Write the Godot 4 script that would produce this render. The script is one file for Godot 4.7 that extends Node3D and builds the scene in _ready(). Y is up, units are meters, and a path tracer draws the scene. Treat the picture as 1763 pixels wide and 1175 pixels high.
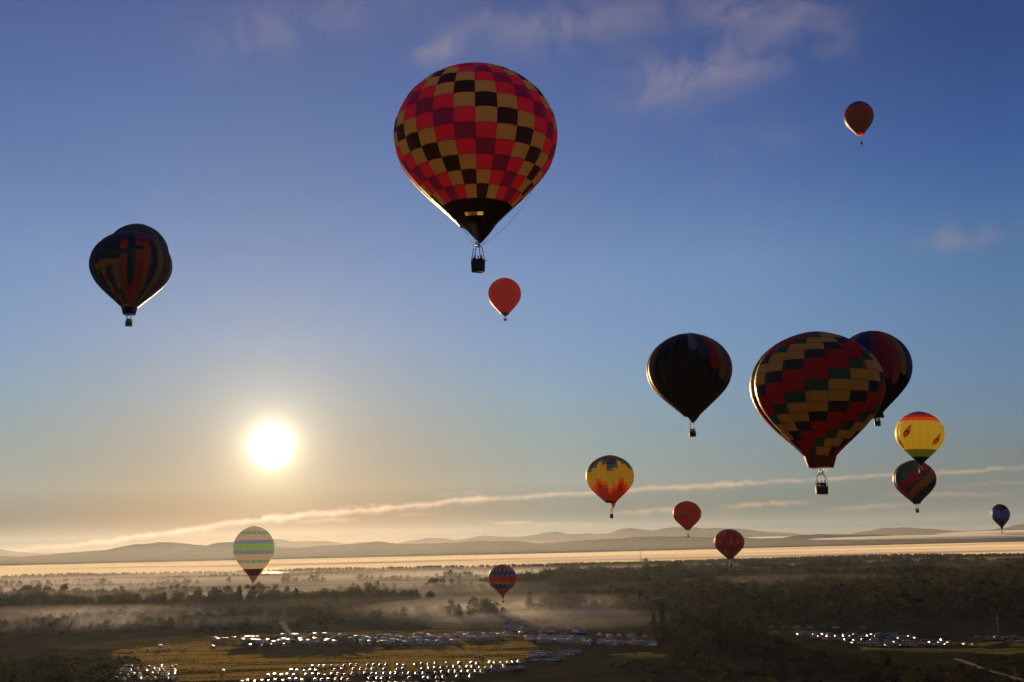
extends Node3D

# Dawn over a valley: hot-air balloons against a low sun, mist on the fields, a lake and hills behind.
# World: y up, metres, the camera stands at (0, 65, 0) in a balloon and looks along -z.

const EYE := Vector3(0, 65, 0)
const SUN_AZ := -12.42      # degrees, 0 = -z, positive to +x
const SUN_EL := 5.09

var rng := RandomNumberGenerator.new()
var used := {}
var palette := {}


func _ready() -> void:
	rng.seed = 20240
	# ------------------------------------------------------------ camera
	var cam := Camera3D.new()
	cam.name = "camera"
	cam.position = EYE
	cam.rotation = Vector3(deg_to_rad(10.36), 0, deg_to_rad(-1.3))
	cam.fov = rad_to_deg(2.0 * atan(587.5 / 1900.0))
	cam.near = 0.5
	cam.far = 60000.0
	add_child(cam)
	# ------------------------------------------------------------ sky, haze, exposure
	var env := Environment.new()
	env.background_mode = Environment.BG_SKY
	env.sky = Sky.new()
	var sm := PanoramaSkyMaterial.new()
	sm.panorama = sky_picture()
	env.sky.sky_material = sm
	env.tonemap_mode = Environment.TONE_MAPPER_LINEAR
	env.tonemap_exposure = EXPOSURE
	env.volumetric_fog_enabled = true
	env.volumetric_fog_density = 0.0000078
	env.volumetric_fog_albedo = Color(0.84, 0.90, 1.0)
	env.volumetric_fog_anisotropy = 0.58
	env.volumetric_fog_length = 6000.0
	env.sdfgi_enabled = true
	env.ssao_enabled = true
	env.ssil_enabled = true
	var we := WorldEnvironment.new()
	we.name = "world_environment"
	we.environment = env
	add_child(we)
	# ------------------------------------------------------------ sun
	var sun := DirectionalLight3D.new()
	sun.name = "sun"
	sun.light_color = Color(1.0, 0.83, 0.60)
	sun.light_energy = 1.6
	sun.light_angular_distance = 0.5
	sun.shadow_enabled = true
	sun.rotation = Vector3(deg_to_rad(-4.2), deg_to_rad(180.0 - SUN_AZ), 0)
	add_child(sun)
	build_ground()
	build_hills()
	build_forest()
	build_trees()
	build_fields()
	build_mist()
	build_balloons()
	build_vehicles()
	build_camp()
	build_poles()


# ---------------------------------------------------------------- sky
# The air's colour (sRGB 0..255) by elevation, for four azimuths away from the sun; clouds are laid over it.
const SKY_EL := [0.0, 1.5, 3.0, 5.0, 7.5, 10.5, 14.0, 18.5, 23.0, 28.0, 45.0, 90.0]
const SKY_COL := {
	0.0: [[129, 96, 67], [135, 104, 78], [163, 148, 123], [160, 154, 142], [149, 160, 164], [138, 157, 182], [124, 146, 183], [104, 128, 170], [89, 112, 159], [81, 95, 142], [62, 78, 124], [48, 62, 106]],
	6.0: [[126, 96, 69], [132, 104, 80], [159, 147, 125], [156, 153, 144], [146, 159, 167], [135, 156, 185], [121, 145, 186], [102, 127, 173], [87, 111, 162], [79, 95, 145], [62, 78, 124], [48, 62, 106]],
	14.0: [[101, 103, 94], [105, 110, 105], [146, 152, 144], [140, 158, 157], [134, 160, 178], [124, 152, 189], [115, 144, 186], [96, 123, 170], [83, 107, 159], [74, 90, 138], [60, 77, 123], [48, 62, 106]],
	25.0: [[99, 107, 98], [101, 111, 106], [127, 139, 137], [124, 145, 156], [117, 147, 174], [111, 144, 182], [106, 137, 179], [79, 110, 162], [67, 93, 148], [63, 80, 129], [54, 72, 118], [48, 62, 106]],
	37.0: [[114, 118, 112], [116, 121, 118], [116, 123, 122], [110, 131, 145], [100, 130, 159], [92, 125, 162], [78, 114, 158], [60, 92, 151], [50, 77, 131], [49, 67, 115], [46, 63, 110], [48, 62, 106]],
	180.0: [[119, 113, 117], [117, 113, 119], [111, 113, 125], [104, 111, 134], [96, 110, 142], [87, 105, 144], [76, 98, 142], [63, 82, 136], [53, 70, 125], [47, 62, 113], [47, 63, 111], [48, 62, 106]],
}
const EXPOSURE := 2.4
# wisps: azimuth, elevation, half-width, half-height, slope, strength
const WISPS := [
	[8.6, 23.0, 3.0, 1.6, 0.1, 0.9], [12.6, 23.6, 3.2, 1.0, 0.15, 0.9], [13.5, 26.6, 3.4, 2.0, -0.5, 0.85], [16.5, 25.0, 2.4, 1.4, -0.5, 0.5],
	[-3.8, 25.2, 1.4, 0.7, 0.35, 0.9], [1.2, 26.2, 4.2, 1.2, -0.15, 0.75], [6.6, 26.4, 2.8, 0.7, 0.05, 0.5], [10.0, 28.4, 6.0, 1.6, 0.0, 0.6],
	[-13.5, 25.6, 3.0, 1.6, 0.5, 0.35], [-8.0, 27.0, 4.0, 1.4, 0.3, 0.3], [13.5, 20.0, 2.6, 0.9, 0.1, 0.35], [12.0, 18.2, 1.6, 0.6, 0.1, 0.28],
	[22.6, 14.1, 1.7, 0.6, 0.05, 1.2], [24.5, 14.2, 2.6, 0.5, 0.0, 0.25], [3.2, 13.2, 1.2, 0.6, 0.2, 0.2],
	[-60, 24, 9, 2.5, 0.1, 0.6], [64, 22, 10, 2.5, -0.1, 0.6], [110, 30, 14, 3.5, 0.1, 0.6], [-115, 34, 12, 3.0, 0.05, 0.6], [168, 24, 12, 2.5, 0.0, 0.6], [-160, 42, 16, 4, 0.1, 0.6], [40, 46, 14, 4, 0.1, 0.6], [-30, 52, 14, 4, 0.1, 0.6],
]
# long low streaks: azimuth from, elevation there, azimuth to, elevation there, half-thickness, strength
const STREAKS := [
	[-40.0, -0.6, -21.7, 0.33, 0.10, 0.7], [-21.7, 0.33, -17.0, 0.87, 0.12, 0.8], [-17.0, 0.87, -12.8, 1.48, 0.15, 0.9], [-12.8, 1.48, -7.9, 1.80, 0.17, 1.0],
	[-7.9, 1.80, -1.4, 2.30, 0.15, 1.0], [-1.4, 2.30, 3.4, 2.42, 0.10, 0.85], [3.4, 2.42, 7.8, 2.59, 0.12, 0.9], [7.8, 2.59, 12.2, 2.69, 0.13, 0.9],
	[12.2, 2.69, 16.4, 2.80, 0.08, 0.75], [16.4, 2.80, 24.6, 2.94, 0.07, 0.75], [24.6, 2.94, 44.0, 3.2, 0.08, 0.6],
	[-1.9, 1.15, 2.2, 0.84, 0.07, 0.5], [1.0, 0.92, 5.0, 0.84, 0.05, 0.3], [4.5, 1.38, 10.0, 1.55, 0.12, 0.5], [10.0, 1.55, 15.5, 1.70, 0.13, 0.55],
	[15.0, 1.3, 20.5, 1.42, 0.10, 0.4], [17.5, 1.9, 25.0, 1.75, 0.09, 0.35], [20.5, 2.2, 30.0, 2.35, 0.06, 0.3], [-11.5, 1.25, -7.5, 1.42, 0.10, 0.35], [-6.5, 1.5, -3.5, 1.6, 0.06, 0.25],
	[-4.6, 2.42, -1.0, 2.62, 0.06, 0.3], [-9.5, 1.95, -6.0, 2.15, 0.06, 0.25], [50.0, 2.6, 95.0, 3.4, 0.15, 0.4], [-95.0, 2.4, -52.0, 1.2, 0.15, 0.4], [120.0, 3.0, 200.0, 4.2, 0.2, 0.35],
]
var sky_noise := FastNoiseLite.new()
var sky_warp := FastNoiseLite.new()
var sky_rows := {}


func sky_column(k: float, el: float) -> Color:
	var i := 0
	while i < SKY_EL.size() - 2 and el > SKY_EL[i + 1]:
		i += 1
	var t: float = clampf((el - SKY_EL[i]) / (SKY_EL[i + 1] - SKY_EL[i]), 0.0, 1.0)
	var a: Array = SKY_COL[k][i]
	var b: Array = SKY_COL[k][i + 1]
	return Color(lerpf(a[0], b[0], t) / 255.0, lerpf(a[1], b[1], t) / 255.0, lerpf(a[2], b[2], t) / 255.0)


func sky_air(row: Array, off: float) -> Color:
	var keys := [0.0, 6.0, 14.0, 25.0, 37.0, 180.0]
	var i := 0
	while i < 4 and off > keys[i + 1]:
		i += 1
	var t: float = clampf((off - keys[i]) / (keys[i + 1] - keys[i]), 0.0, 1.0)
	if i == 4:
		t = 1.0 - exp(-(off - 37.0) / 45.0)
	return (row[i] as Color).lerp(row[i + 1], t)


func sky_at(az: float, el: float, row: Array, fine: bool) -> Color:
	var off := absf(wrapf(az - SUN_AZ, -180.0, 180.0))
	var c := sky_air(row, off)
	# sunlit cirrus
	var veil := 0.0
	if el > 8.0:
		for w in WISPS:
			var dx: float = wrapf(az - w[0], -180.0, 180.0) / w[2]
			if absf(dx) > 2.4:
				continue
			var dy: float = (el - w[1] - wrapf(az - w[0], -180.0, 180.0) * w[4] * 0.4) / w[3]
			veil += w[5] * exp(-dx * dx - dy * dy)
		if veil > 0.02:
			var u := az * 1.0 + 3.0 * sky_warp.get_noise_2d(az * 5.0, el * 8.0)
			var v := el * 1.3 - az * 0.12 + 3.0 * sky_warp.get_noise_2d(az * 5.0 + 400.0, el * 8.0)
			var n := 0.5 + 0.95 * sky_noise.get_noise_2d(u * 10.0, v * 10.0)
			veil *= smoothstep(-0.05, 1.2, n + 0.15 * veil)
	var low := 0.0
	if el < 6.0:
		for s in STREAKS:
			if az < s[0] or az >= s[2]:
				continue
			var t: float = (az - s[0]) / (s[2] - s[0])
			var mid: float = lerpf(s[1], s[3], t)
			mid += 0.10 * sky_noise.get_noise_2d(az * 14.0, s[1] * 90.0) + 0.05 * sky_warp.get_noise_2d(az * 60.0, 40.0)
			var fat: float = s[4] * (1.0 + 0.8 * sky_noise.get_noise_2d(az * 30.0 + 70.0, s[3] * 50.0))
			var d: float = (el - mid) / maxf(0.025, fat * (0.6 if el > mid else 0.9))
			var ends := 1.0
			if s[5] < 0.6:
				ends = smoothstep(0.0, 0.3, t) * smoothstep(1.0, 0.6, t)
			low = maxf(low, s[5] * ends * exp(-d * d) * (0.95 + 0.6 * sky_noise.get_noise_2d(az * 22.0, el * 120.0)))
	var l := c.srgb_to_linear()
	var r := Vector3(l.r, l.g, l.b)
	var near := exp(-off / 16.0)
	r = r.lerp(Vector3(0.28, 0.235, 0.29) + near * Vector3(0.30, 0.20, 0.10), clampf(veil, 0.0, 1.0) * 0.46)
	var lit := Vector3(0.60, 0.41, 0.27) * (1.0 + 0.8 * near)
	r = r.lerp(lit, clampf(low, 0.0, 1.0) * 0.82)
	# the sun and the bright air round it
	var dir := Vector3(sin(deg_to_rad(az)) * cos(deg_to_rad(el)), sin(deg_to_rad(el)), -cos(deg_to_rad(az)) * cos(deg_to_rad(el)))
	var sdir := Vector3(sin(deg_to_rad(SUN_AZ)) * cos(deg_to_rad(SUN_EL)), sin(deg_to_rad(SUN_EL)), -cos(deg_to_rad(SUN_AZ)) * cos(deg_to_rad(SUN_EL)))
	var th := rad_to_deg(dir.angle_to(sdir))
	if th < 40.0:
		r += Vector3(1.0, 0.98, 0.92) * (7.0 * (1.0 - smoothstep(0.82, 1.15, th)))
		r += Vector3(1.0, 0.86, 0.60) * (0.85 * exp(-maxf(0.0, th - 0.82) / 0.6))
		r += Vector3(0.42, 0.35, 0.23) * exp(-th / 2.0)
		r += Vector3(0.25, 0.155, 0.07) * exp(-th / 4.2)
	r /= EXPOSURE
	return Color(r.x, r.y, r.z)


func sky_row(el: float) -> Array:
	var row := []
	for k in [0.0, 6.0, 14.0, 25.0, 37.0, 180.0]:
		row.append(sky_column(k, el))
	return row


func sky_fill(w: int, h: int, x0: int, x1: int, y0: int, y1: int) -> Image:
	var data := PackedFloat32Array()
	data.resize((x1 - x0) * (y1 - y0) * 4)
	var at := 0
	for y in range(y0, y1):
		var el := 90.0 - (y + 0.5) / h * 180.0
		var row := sky_row(maxf(el, 0.0))
		for x in range(x0, x1):
			var az := wrapf((x + 0.5) / w * 360.0, -180.0, 180.0)
			var c := sky_at(az, el, row, true) if el >= -0.6 else Color(0.05, 0.045, 0.04)
			data[at] = c.r
			data[at + 1] = c.g
			data[at + 2] = c.b
			data[at + 3] = 1.0
			at += 4
	return Image.create_from_data(x1 - x0, y1 - y0, false, Image.FORMAT_RGBAF, data.to_byte_array())


func sky_picture() -> Texture2D:
	sky_noise.seed = 7
	sky_noise.noise_type = FastNoiseLite.TYPE_SIMPLEX_SMOOTH
	sky_noise.frequency = 0.03
	sky_noise.fractal_octaves = 6
	sky_noise.fractal_gain = 0.55
	sky_warp.seed = 11
	sky_warp.noise_type = FastNoiseLite.TYPE_SIMPLEX_SMOOTH
	sky_warp.frequency = 0.02
	sky_warp.fractal_octaves = 3
	var big := sky_fill(512, 256, 0, 512, 0, 256)
	big.resize(4096, 2048, Image.INTERPOLATE_CUBIC)
	for side in [[0, 400], [3696, 4096]]:      # the sky in view is worked out at full size: within 35 degrees of -z
		var part := sky_fill(4096, 2048, side[0], side[1], 650, 1036)
		big.blit_rect(part, Rect2i(0, 0, side[1] - side[0], 386), Vector2i(side[0], 650))
	return ImageTexture.create_from_image(big)


# ---------------------------------------------------------------- small helpers
func numbered(called: String) -> String:
	used[called] = used.get(called, -1) + 1
	return called if used[called] == 0 else "%s_%03d" % [called, used[called]]


func obj(called: String, mesh: Mesh, m: Material, parent: Node = self) -> MeshInstance3D:
	var o := MeshInstance3D.new()
	o.name = numbered(called) if parent == self else called
	o.mesh = mesh
	if m:
		o.material_override = m
	parent.add_child(o, true)
	return o


func tag(o: Node, label: String, category := "", group := "", kind := "") -> Node:
	if label:
		o.set_meta("label", label)
	if category:
		o.set_meta("category", category)
	if group:
		o.set_meta("group", group)
	if kind:
		o.set_meta("kind", kind)
	return o


func thing(called: String, label: String, category: String, at := Vector3.ZERO, turn := 0.0, group := "") -> Node3D:
	var o := Node3D.new()
	o.name = numbered(called)
	add_child(o)
	o.position = at
	o.rotation.y = turn
	tag(o, label, category, group)
	return o


func lin(r: float, g: float, b: float) -> Color:
	return Color(r, g, b).linear_to_srgb()


func plain(c: Color, rough := 0.9, spec := 0.3) -> StandardMaterial3D:
	var m := StandardMaterial3D.new()
	m.albedo_color = c.linear_to_srgb()
	m.roughness = rough
	m.metallic_specular = spec
	if spec <= 0.0:
		m.specular_mode = BaseMaterial3D.SPECULAR_DISABLED
	return m


# light that passes through a leaf or a cloth: the colour it takes on and how much of it, against what the surface reflects
func through(m: StandardMaterial3D, c: Color, share: float) -> StandardMaterial3D:
	var most := maxf(c.r, maxf(c.g, c.b))
	var f := 2.0 * most * share / most
	m.backlight_enabled = true
	m.backlight = Color(c.r * f, c.g * f, c.b * f).linear_to_srgb()
	return m


func noise_tex(size: int, freq: float, ramp: Array, seed_ := 1, oct := 5) -> NoiseTexture2D:
	var n := FastNoiseLite.new()
	n.seed = seed_
	n.frequency = freq
	n.fractal_octaves = oct
	var t := NoiseTexture2D.new()
	t.width = size
	t.height = size
	t.seamless = true
	t.noise = n
	if ramp.size():
		var g := Gradient.new()
		g.offsets = PackedFloat32Array(ramp.map(func(r): return r[0]))
		g.colors = PackedColorArray(ramp.map(func(r): return (r[1] as Color).linear_to_srgb()))
		t.color_ramp = g
	return t


# ---------------------------------------------------------------- land
var ground_noise := FastNoiseLite.new()


func lake_share(x: float, z: float) -> float:
	var near := -2960.0 - 0.02 * absf(x) + 60.0 * ground_noise.get_noise_1d(x * 0.35)
	var far := -5500.0 - 0.16 * maxf(0.0, x + 1200.0) + 90.0 * ground_noise.get_noise_1d(x * 0.2 + 900.0)
	return smoothstep(near + 60.0, near - 90.0, z) * smoothstep(far - 120.0, far + 60.0, z)


func ground_y(x: float, z: float) -> float:
	var far := smoothstep(-1300.0, -1750.0, z)
	var y := far * (2.5 + 5.0 * ground_noise.get_noise_2d(x * 0.25, z * 0.5))
	y += smoothstep(60.0, 400.0, x) * smoothstep(-1250.0, -1750.0, z) * smoothstep(-2050.0, -1750.0, z) * 4.0
	return lerpf(y, -3.0, lake_share(x, z))


func build_ground() -> void:
	ground_noise.seed = 5
	ground_noise.frequency = 0.006
	ground_noise.fractal_octaves = 4
	var xs := PackedFloat32Array()
	var zs := PackedFloat32Array()
	for v in [-26000, -18000, -13000, -9500, -7500, -6000]:
		xs.append(v)
	for i in 97:
		xs.append(-4800.0 + i * 100.0)
	for v in [6000, 7500, 9500, 13000, 18000, 26000]:
		xs.append(v)
	for v in [2500, 800, 0, -200]:
		zs.append(v)
	for i in 94:
		zs.append(-300.0 - i * 30.0)
	for i in 36:
		zs.append(-3150.0 - i * 90.0)
	for v in [-6800, -7600, -9000, -12000, -16500]:
		zs.append(v)
	var st := SurfaceTool.new()
	st.begin(Mesh.PRIMITIVE_TRIANGLES)
	for z in zs:
		for x in xs:
			st.set_uv(Vector2(x, z))
			st.add_vertex(Vector3(x, ground_y(x, z), z))
	var w := xs.size()
	for j in zs.size() - 1:
		for i in w - 1:
			var a := j * w + i
			for q in [a, a + w, a + 1, a + 1, a + w, a + w + 1]:
				st.add_index(q)
	st.generate_normals()
	var gm := StandardMaterial3D.new()
	gm.roughness = 1.0
	gm.specular_mode = BaseMaterial3D.SPECULAR_DISABLED
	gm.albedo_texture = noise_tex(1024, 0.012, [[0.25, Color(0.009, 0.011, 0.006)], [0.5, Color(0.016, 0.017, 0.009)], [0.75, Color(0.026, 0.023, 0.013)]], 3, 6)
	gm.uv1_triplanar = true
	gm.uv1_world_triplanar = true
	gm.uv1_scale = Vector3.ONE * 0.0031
	gm.heightmap_enabled = true
	gm.heightmap_scale = 4.0
	gm.heightmap_texture = noise_tex(512, 0.05, [], 9, 5)
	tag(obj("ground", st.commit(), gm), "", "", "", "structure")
	var wm := StandardMaterial3D.new()
	wm.albedo_color = lin(0.03, 0.035, 0.035)
	wm.roughness = 0.34
	wm.metallic_specular = 0.5
	wm.normal_enabled = true
	wm.normal_texture = noise_tex(512, 0.03, [], 21, 4)
	(wm.normal_texture as NoiseTexture2D).as_normal_map = true
	wm.normal_scale = 0.05
	wm.uv1_triplanar = true
	wm.uv1_world_triplanar = true
	wm.uv1_scale = Vector3(0.004, 0.004, 0.012)
	var lm := PlaneMesh.new()
	lm.size = Vector2(16000, 3900)
	var lake := obj("lake", lm, wm)
	lake.position = Vector3(0, -0.4, -4700)
	tag(lake, "", "", "", "structure")


func build_hills() -> void:
	var hm := StandardMaterial3D.new()
	hm.roughness = 1.0
	hm.specular_mode = BaseMaterial3D.SPECULAR_DISABLED
	hm.albedo_texture = noise_tex(512, 0.03, [[0.3, Color(0.024, 0.032, 0.030)], [0.7, Color(0.042, 0.050, 0.045)]], 13, 5)
	hm.uv1_triplanar = true
	hm.uv1_world_triplanar = true
	hm.uv1_scale = Vector3.ONE * 0.0006
	hills([Vector2(-4832, 30), Vector2(-4616, 34), Vector2(-4345, 48), Vector2(-3939, 71), Vector2(-3667, 81), Vector2(-3424, 124), Vector2(-3272, 139), Vector2(-3043, 110), Vector2(-2825, 99), Vector2(-2662, 128), Vector2(-2444, 107), Vector2(-2280, 66), Vector2(-2062, 61), Vector2(-1872, 68), Vector2(-1682, 74), Vector2(-1464, 91), Vector2(-1301, 103), Vector2(-1084, 77), Vector2(-703, 74), Vector2(-431, 78), Vector2(-50, 80), Vector2(247, 56), Vector2(547, 67), Vector2(764, 73), Vector2(1037, 88), Vector2(1418, 90), Vector2(1743, 72), Vector2(2177, 57), Vector2(2394, 50), Vector2(2668, 68), Vector2(2804, 81), Vector2(2993, 61), Vector2(3157, 62), Vector2(3319, 59), Vector2(3481, 45), Vector2(3644, 45), Vector2(3861, 36), Vector2(4131, 32), Vector2(4739, 28)], 0.92, -9660.0, 2200.0, hm)
	hills([Vector2(-7368, 70), Vector2(-7162, 76), Vector2(-6912, 60), Vector2(-6043, 59), Vector2(-4883, 66), Vector2(-4056, 129), Vector2(-3725, 178), Vector2(-3460, 189), Vector2(-3227, 151), Vector2(-2729, 140), Vector2(-2397, 108), Vector2(-1734, 93), Vector2(-1444, 119), Vector2(-1236, 155), Vector2(-822, 122), Vector2(-490, 171), Vector2(6, 144), Vector2(256, 163), Vector2(547, 205), Vector2(795, 167), Vector2(1251, 149), Vector2(1627, 234), Vector2(1958, 190), Vector2(2333, 231), Vector2(2746, 197), Vector2(3325, 160), Vector2(3654, 120), Vector2(4231, 76), Vector2(4811, 77), Vector2(5148, 135), Vector2(5357, 159), Vector2(5892, 110), Vector2(6220, 76), Vector2(6717, 76), Vector2(7245, 129)], 0.875, -14000.0, 2400.0, hm)


func hills(line_: Array, k0: float, z: float, depth: float, m: Material) -> void:
	var crest := line_.map(func(p): return Vector2(p.x * k0, 65.0 + (p.y - 65.0) * k0))
	var n := FastNoiseLite.new()
	n.seed = int(-z)
	n.frequency = 0.0012
	n.fractal_octaves = 5
	var x0: float = crest[0].x - 6000.0
	var x1: float = crest[-1].x + 6000.0
	var nx := 520
	var nz := 24
	var st := SurfaceTool.new()
	st.begin(Mesh.PRIMITIVE_TRIANGLES)
	for j in nz + 1:
		for i in nx + 1:
			var x := lerpf(x0, x1, float(i) / nx)
			var v := float(j) / nz * 2.0 - 1.0
			var k := 0
			while k < crest.size() - 2 and x > crest[k + 1].x:
				k += 1
			var t: float = clampf((x - crest[k].x) / (crest[k + 1].x - crest[k].x), 0.0, 1.0)
			var h: float = lerpf(crest[k].y, crest[k + 1].y, t * t * (3.0 - 2.0 * t))
			if x < crest[0].x or x > crest[-1].x:
				h += 50.0 * n.get_noise_1d(x * 0.6) + 30.0
			var rise := 1.0 - absf(v)
			var y: float = h * smoothstep(0.0, 1.0, rise) * (1.0 + 0.25 * n.get_noise_2d(x, v * depth) * (1.0 - smoothstep(0.9, 1.0, rise))) + 5.0 * n.get_noise_2d(x * 6.0, v * depth * 6.0) + 14.0 * rise * n.get_noise_1d(x * 2.2 + 300.0)
			st.set_uv(Vector2(x, v * depth))
			st.add_vertex(Vector3(x, y if rise > 0.02 else -8.0, z - v * depth))
	for j in nz:
		for i in nx:
			var a := j * (nx + 1) + i
			for q in [a, a + nx + 1, a + 1, a + 1, a + nx + 1, a + nx + 2]:
				st.add_index(q)
	st.generate_normals()
	tag(obj("hills", st.commit(), m), "", "", "", "structure")


# ---------------------------------------------------------------- trees
var leaf_mats := []
var bark: StandardMaterial3D


func leaf(c: Color) -> StandardMaterial3D:
	return through(plain(c, 0.9, 0.0), Color(c.r * 1.1, c.g * 1.1, c.b * 0.7), 0.7)


func crown_mesh(kind: int, leaves: int, size: float, seed_: int) -> ArrayMesh:
	# a crown of unit height (trunk foot at 0, top at 1): leaf clumps scattered over the shells of several lobes
	var r := RandomNumberGenerator.new()
	r.seed = seed_
	var lobes := []
	match kind:
		0:      # broad
			for i in 11:
				var a := r.randf() * TAU
				var d := r.randf_range(0.05, 0.27)
				lobes.append([Vector3(cos(a) * d, r.randf_range(0.26, 0.80), sin(a) * d), Vector3(0.17, 0.14, 0.17) * r.randf_range(0.75, 1.25)])
			lobes.append([Vector3(0, 0.84, 0), Vector3(0.17, 0.15, 0.17)])
		1:      # tall
			for i in 12:
				var a := r.randf() * TAU
				var y := r.randf_range(0.12, 0.86)
				var d := r.randf_range(0.03, 0.15) * (1.25 - y)
				lobes.append([Vector3(cos(a) * d, y, sin(a) * d), Vector3(0.12, 0.15, 0.12) * r.randf_range(0.7, 1.25)])
			lobes.append([Vector3(0, 0.88, 0), Vector3(0.07, 0.12, 0.07)])
		2:      # pine: whorls that narrow upward
			for i in 26:
				var y := 0.18 + 0.76 * pow(i / 26.0, 0.9)
				var a := i * 2.4 + r.randf()
				var d := 0.17 * (1.0 - y) + 0.01
				lobes.append([Vector3(cos(a) * d, y, sin(a) * d), Vector3(0.14 * (1.1 - y) + 0.02, 0.045, 0.14 * (1.1 - y) + 0.02)])
		_:      # bush
			for i in 9:
				var a := r.randf() * TAU
				var d := r.randf_range(0.1, 0.5)
				lobes.append([Vector3(cos(a) * d, r.randf_range(0.2, 0.62), sin(a) * d), Vector3(0.34, 0.34, 0.34) * r.randf_range(0.7, 1.15)])
	var st := SurfaceTool.new()
	st.begin(Mesh.PRIMITIVE_TRIANGLES)
	for i in leaves:
		var l = lobes[r.randi() % lobes.size()]
		var dir := Vector3(r.randfn(), r.randfn() + 0.15, r.randfn()).normalized()
		var c: Vector3 = l[0] + dir * l[1] * pow(r.randf(), 0.35)
		var n := (dir + Vector3(r.randf_range(-1, 1), r.randf_range(-1, 1), r.randf_range(-1, 1)) * 0.9).normalized()
		var t := n.cross(Vector3(r.randf_range(-1, 1), r.randf_range(-1, 1), r.randf_range(-1, 1))).normalized()
		var b := n.cross(t)
		var s := size * r.randf_range(0.6, 1.35)
		var p := [c + t * s, c + b * s * 0.62 + n * s * 0.2, c - t * s * 0.9, c - b * s * 0.62 + n * s * 0.2]
		for k in [0, 1, 2, 0, 2, 3]:
			st.set_normal(((c - (l[0] as Vector3)).normalized() * 1.0 + n * 0.3).normalized())
			st.set_uv(Vector2(k * 0.5, 0))
			st.add_vertex(p[k])
	return st.commit()


func trunk_mesh(kind: int, seed_: int) -> ArrayMesh:
	var r := RandomNumberGenerator.new()
	r.seed = seed_
	var st := SurfaceTool.new()
	st.begin(Mesh.PRIMITIVE_TRIANGLES)
	if kind == 3:
		for i in 5:
			var a := i * 1.3
			tube(st, [Vector3(0, -0.05, 0), Vector3(cos(a) * 0.12, 0.25, sin(a) * 0.12), Vector3(cos(a) * 0.35, 0.6, sin(a) * 0.35)], [0.03, 0.02, 0.006], 5)
	else:
		var top := 0.9 if kind > 0 else 0.7
		tube(st, [Vector3(0, -0.03, 0), Vector3(0, 0.03, 0), Vector3(0.008, 0.3, 0.004), Vector3(-0.006, top, 0.0)], [0.034, 0.022, 0.017, 0.004], 6)
		for i in 7 if kind < 2 else 0:
			var a := i * 2.2 + r.randf()
			var y := r.randf_range(0.25, 0.55)
			var d := r.randf_range(0.14, 0.26) * (1.0 if kind == 0 else 0.5)
			tube(st, [Vector3(0, y, 0), Vector3(cos(a) * d * 0.5, y + 0.1, sin(a) * d * 0.5), Vector3(cos(a) * d, y + 0.24, sin(a) * d)], [0.010, 0.007, 0.002], 4)
	st.generate_normals()
	return st.commit()


func tube(st: SurfaceTool, pts: Array, radii: Variant, sides := 6) -> void:
	var n := pts.size()
	var rings := []
	for i in n:
		var d: Vector3 = (pts[mini(i + 1, n - 1)] - pts[maxi(i - 1, 0)]).normalized()
		var t := d.cross(Vector3.UP if absf(d.y) < 0.9 else Vector3.RIGHT).normalized()
		var b := d.cross(t)
		var rad: float = radii[i] if radii is Array else radii
		var ring := []
		for k in sides:
			var a := TAU * k / sides
			ring.append(pts[i] + (t * cos(a) + b * sin(a)) * rad)
		rings.append(ring)
	for i in n - 1:
		for k in sides:
			var k2 := (k + 1) % sides
			for v in [rings[i][k], rings[i][k2], rings[i + 1][k], rings[i][k2], rings[i + 1][k2], rings[i + 1][k]]:
				st.set_uv(Vector2(float(k) / sides, float(i) / n))
				st.add_vertex(v)
	for e in [0, n - 1]:
		for k in range(1, sides - 1):
			var order := [rings[e][0], rings[e][k + 1], rings[e][k]] if e == 0 else [rings[e][0], rings[e][k], rings[e][k + 1]]
			for v in order:
				st.set_uv(Vector2.ZERO)
				st.add_vertex(v)


# from x, to x, z at its left end, half-depth, slope
const TREE_LINES := [[-900, -330, -1640, 16, 0.05], [-620, -420, -1530, 14, 0.0], [-260, -60, -1600, 14, -0.1], [-60, 60, -1480, 22, 0.0], [-1200, -500, -2050, 20, 0.02], [-420, 40, -2000, 18, -0.05], [-1500, -200, -2420, 26, 0.03], [-150, 330, -2330, 30, -0.08], [60, 420, -2080, 18, 0.05], [-700, 200, -2640, 22, 0.0]]


func forest_share(x: float, z: float) -> float:
	var n := ground_noise.get_noise_2d(x * 0.9 + 3000.0, z * 0.9)
	if lake_share(x, z) > 0.25:
		return 0.0
	var edge: float = lerpf(120.0, -20.0, smoothstep(-900.0, -1750.0, z)) + 60.0 * n
	if z < -2800.0:
		return 0.8 if absf(n) < 0.33 else 0.1
	if x > edge and z < -905.0 - 40.0 * n and z > -1790.0 + 90.0 * n:
		return 0.95
	if x > 200.0 + 300.0 * n and z < -2180.0 + 120.0 * n:
		return 0.8
	if x > edge and z <= -1750.0:
		return 0.01 + 0.4 * smoothstep(0.12, 0.3, n)
	if x < -110.0 and z > -1300.0 and z < -1215.0 - 20.0 * n:
		return 0.9
	if x < -105.0 + 60.0 * n and z >= -1215.0 and z < -955.0 + 60.0 * n:
		return 0.85
	if x >= -105.0 + 60.0 * n and x < 130.0 and z >= -1090.0 and z < -960.0 and n > 0.12:
		return 0.4
	# tree lines along the misty fields on the left and in the middle
	for l in TREE_LINES:
		if x > l[0] and x < l[1] and absf(z - l[2] - 70.0 * n - l[4] * (x - l[0])) < l[3] * (0.6 + 1.2 * ground_noise.get_noise_2d(x * 1.3 + l[2], 50.0)):
			return 0.85
	return 0.0006 if z < -1330.0 else 0.0


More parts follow.
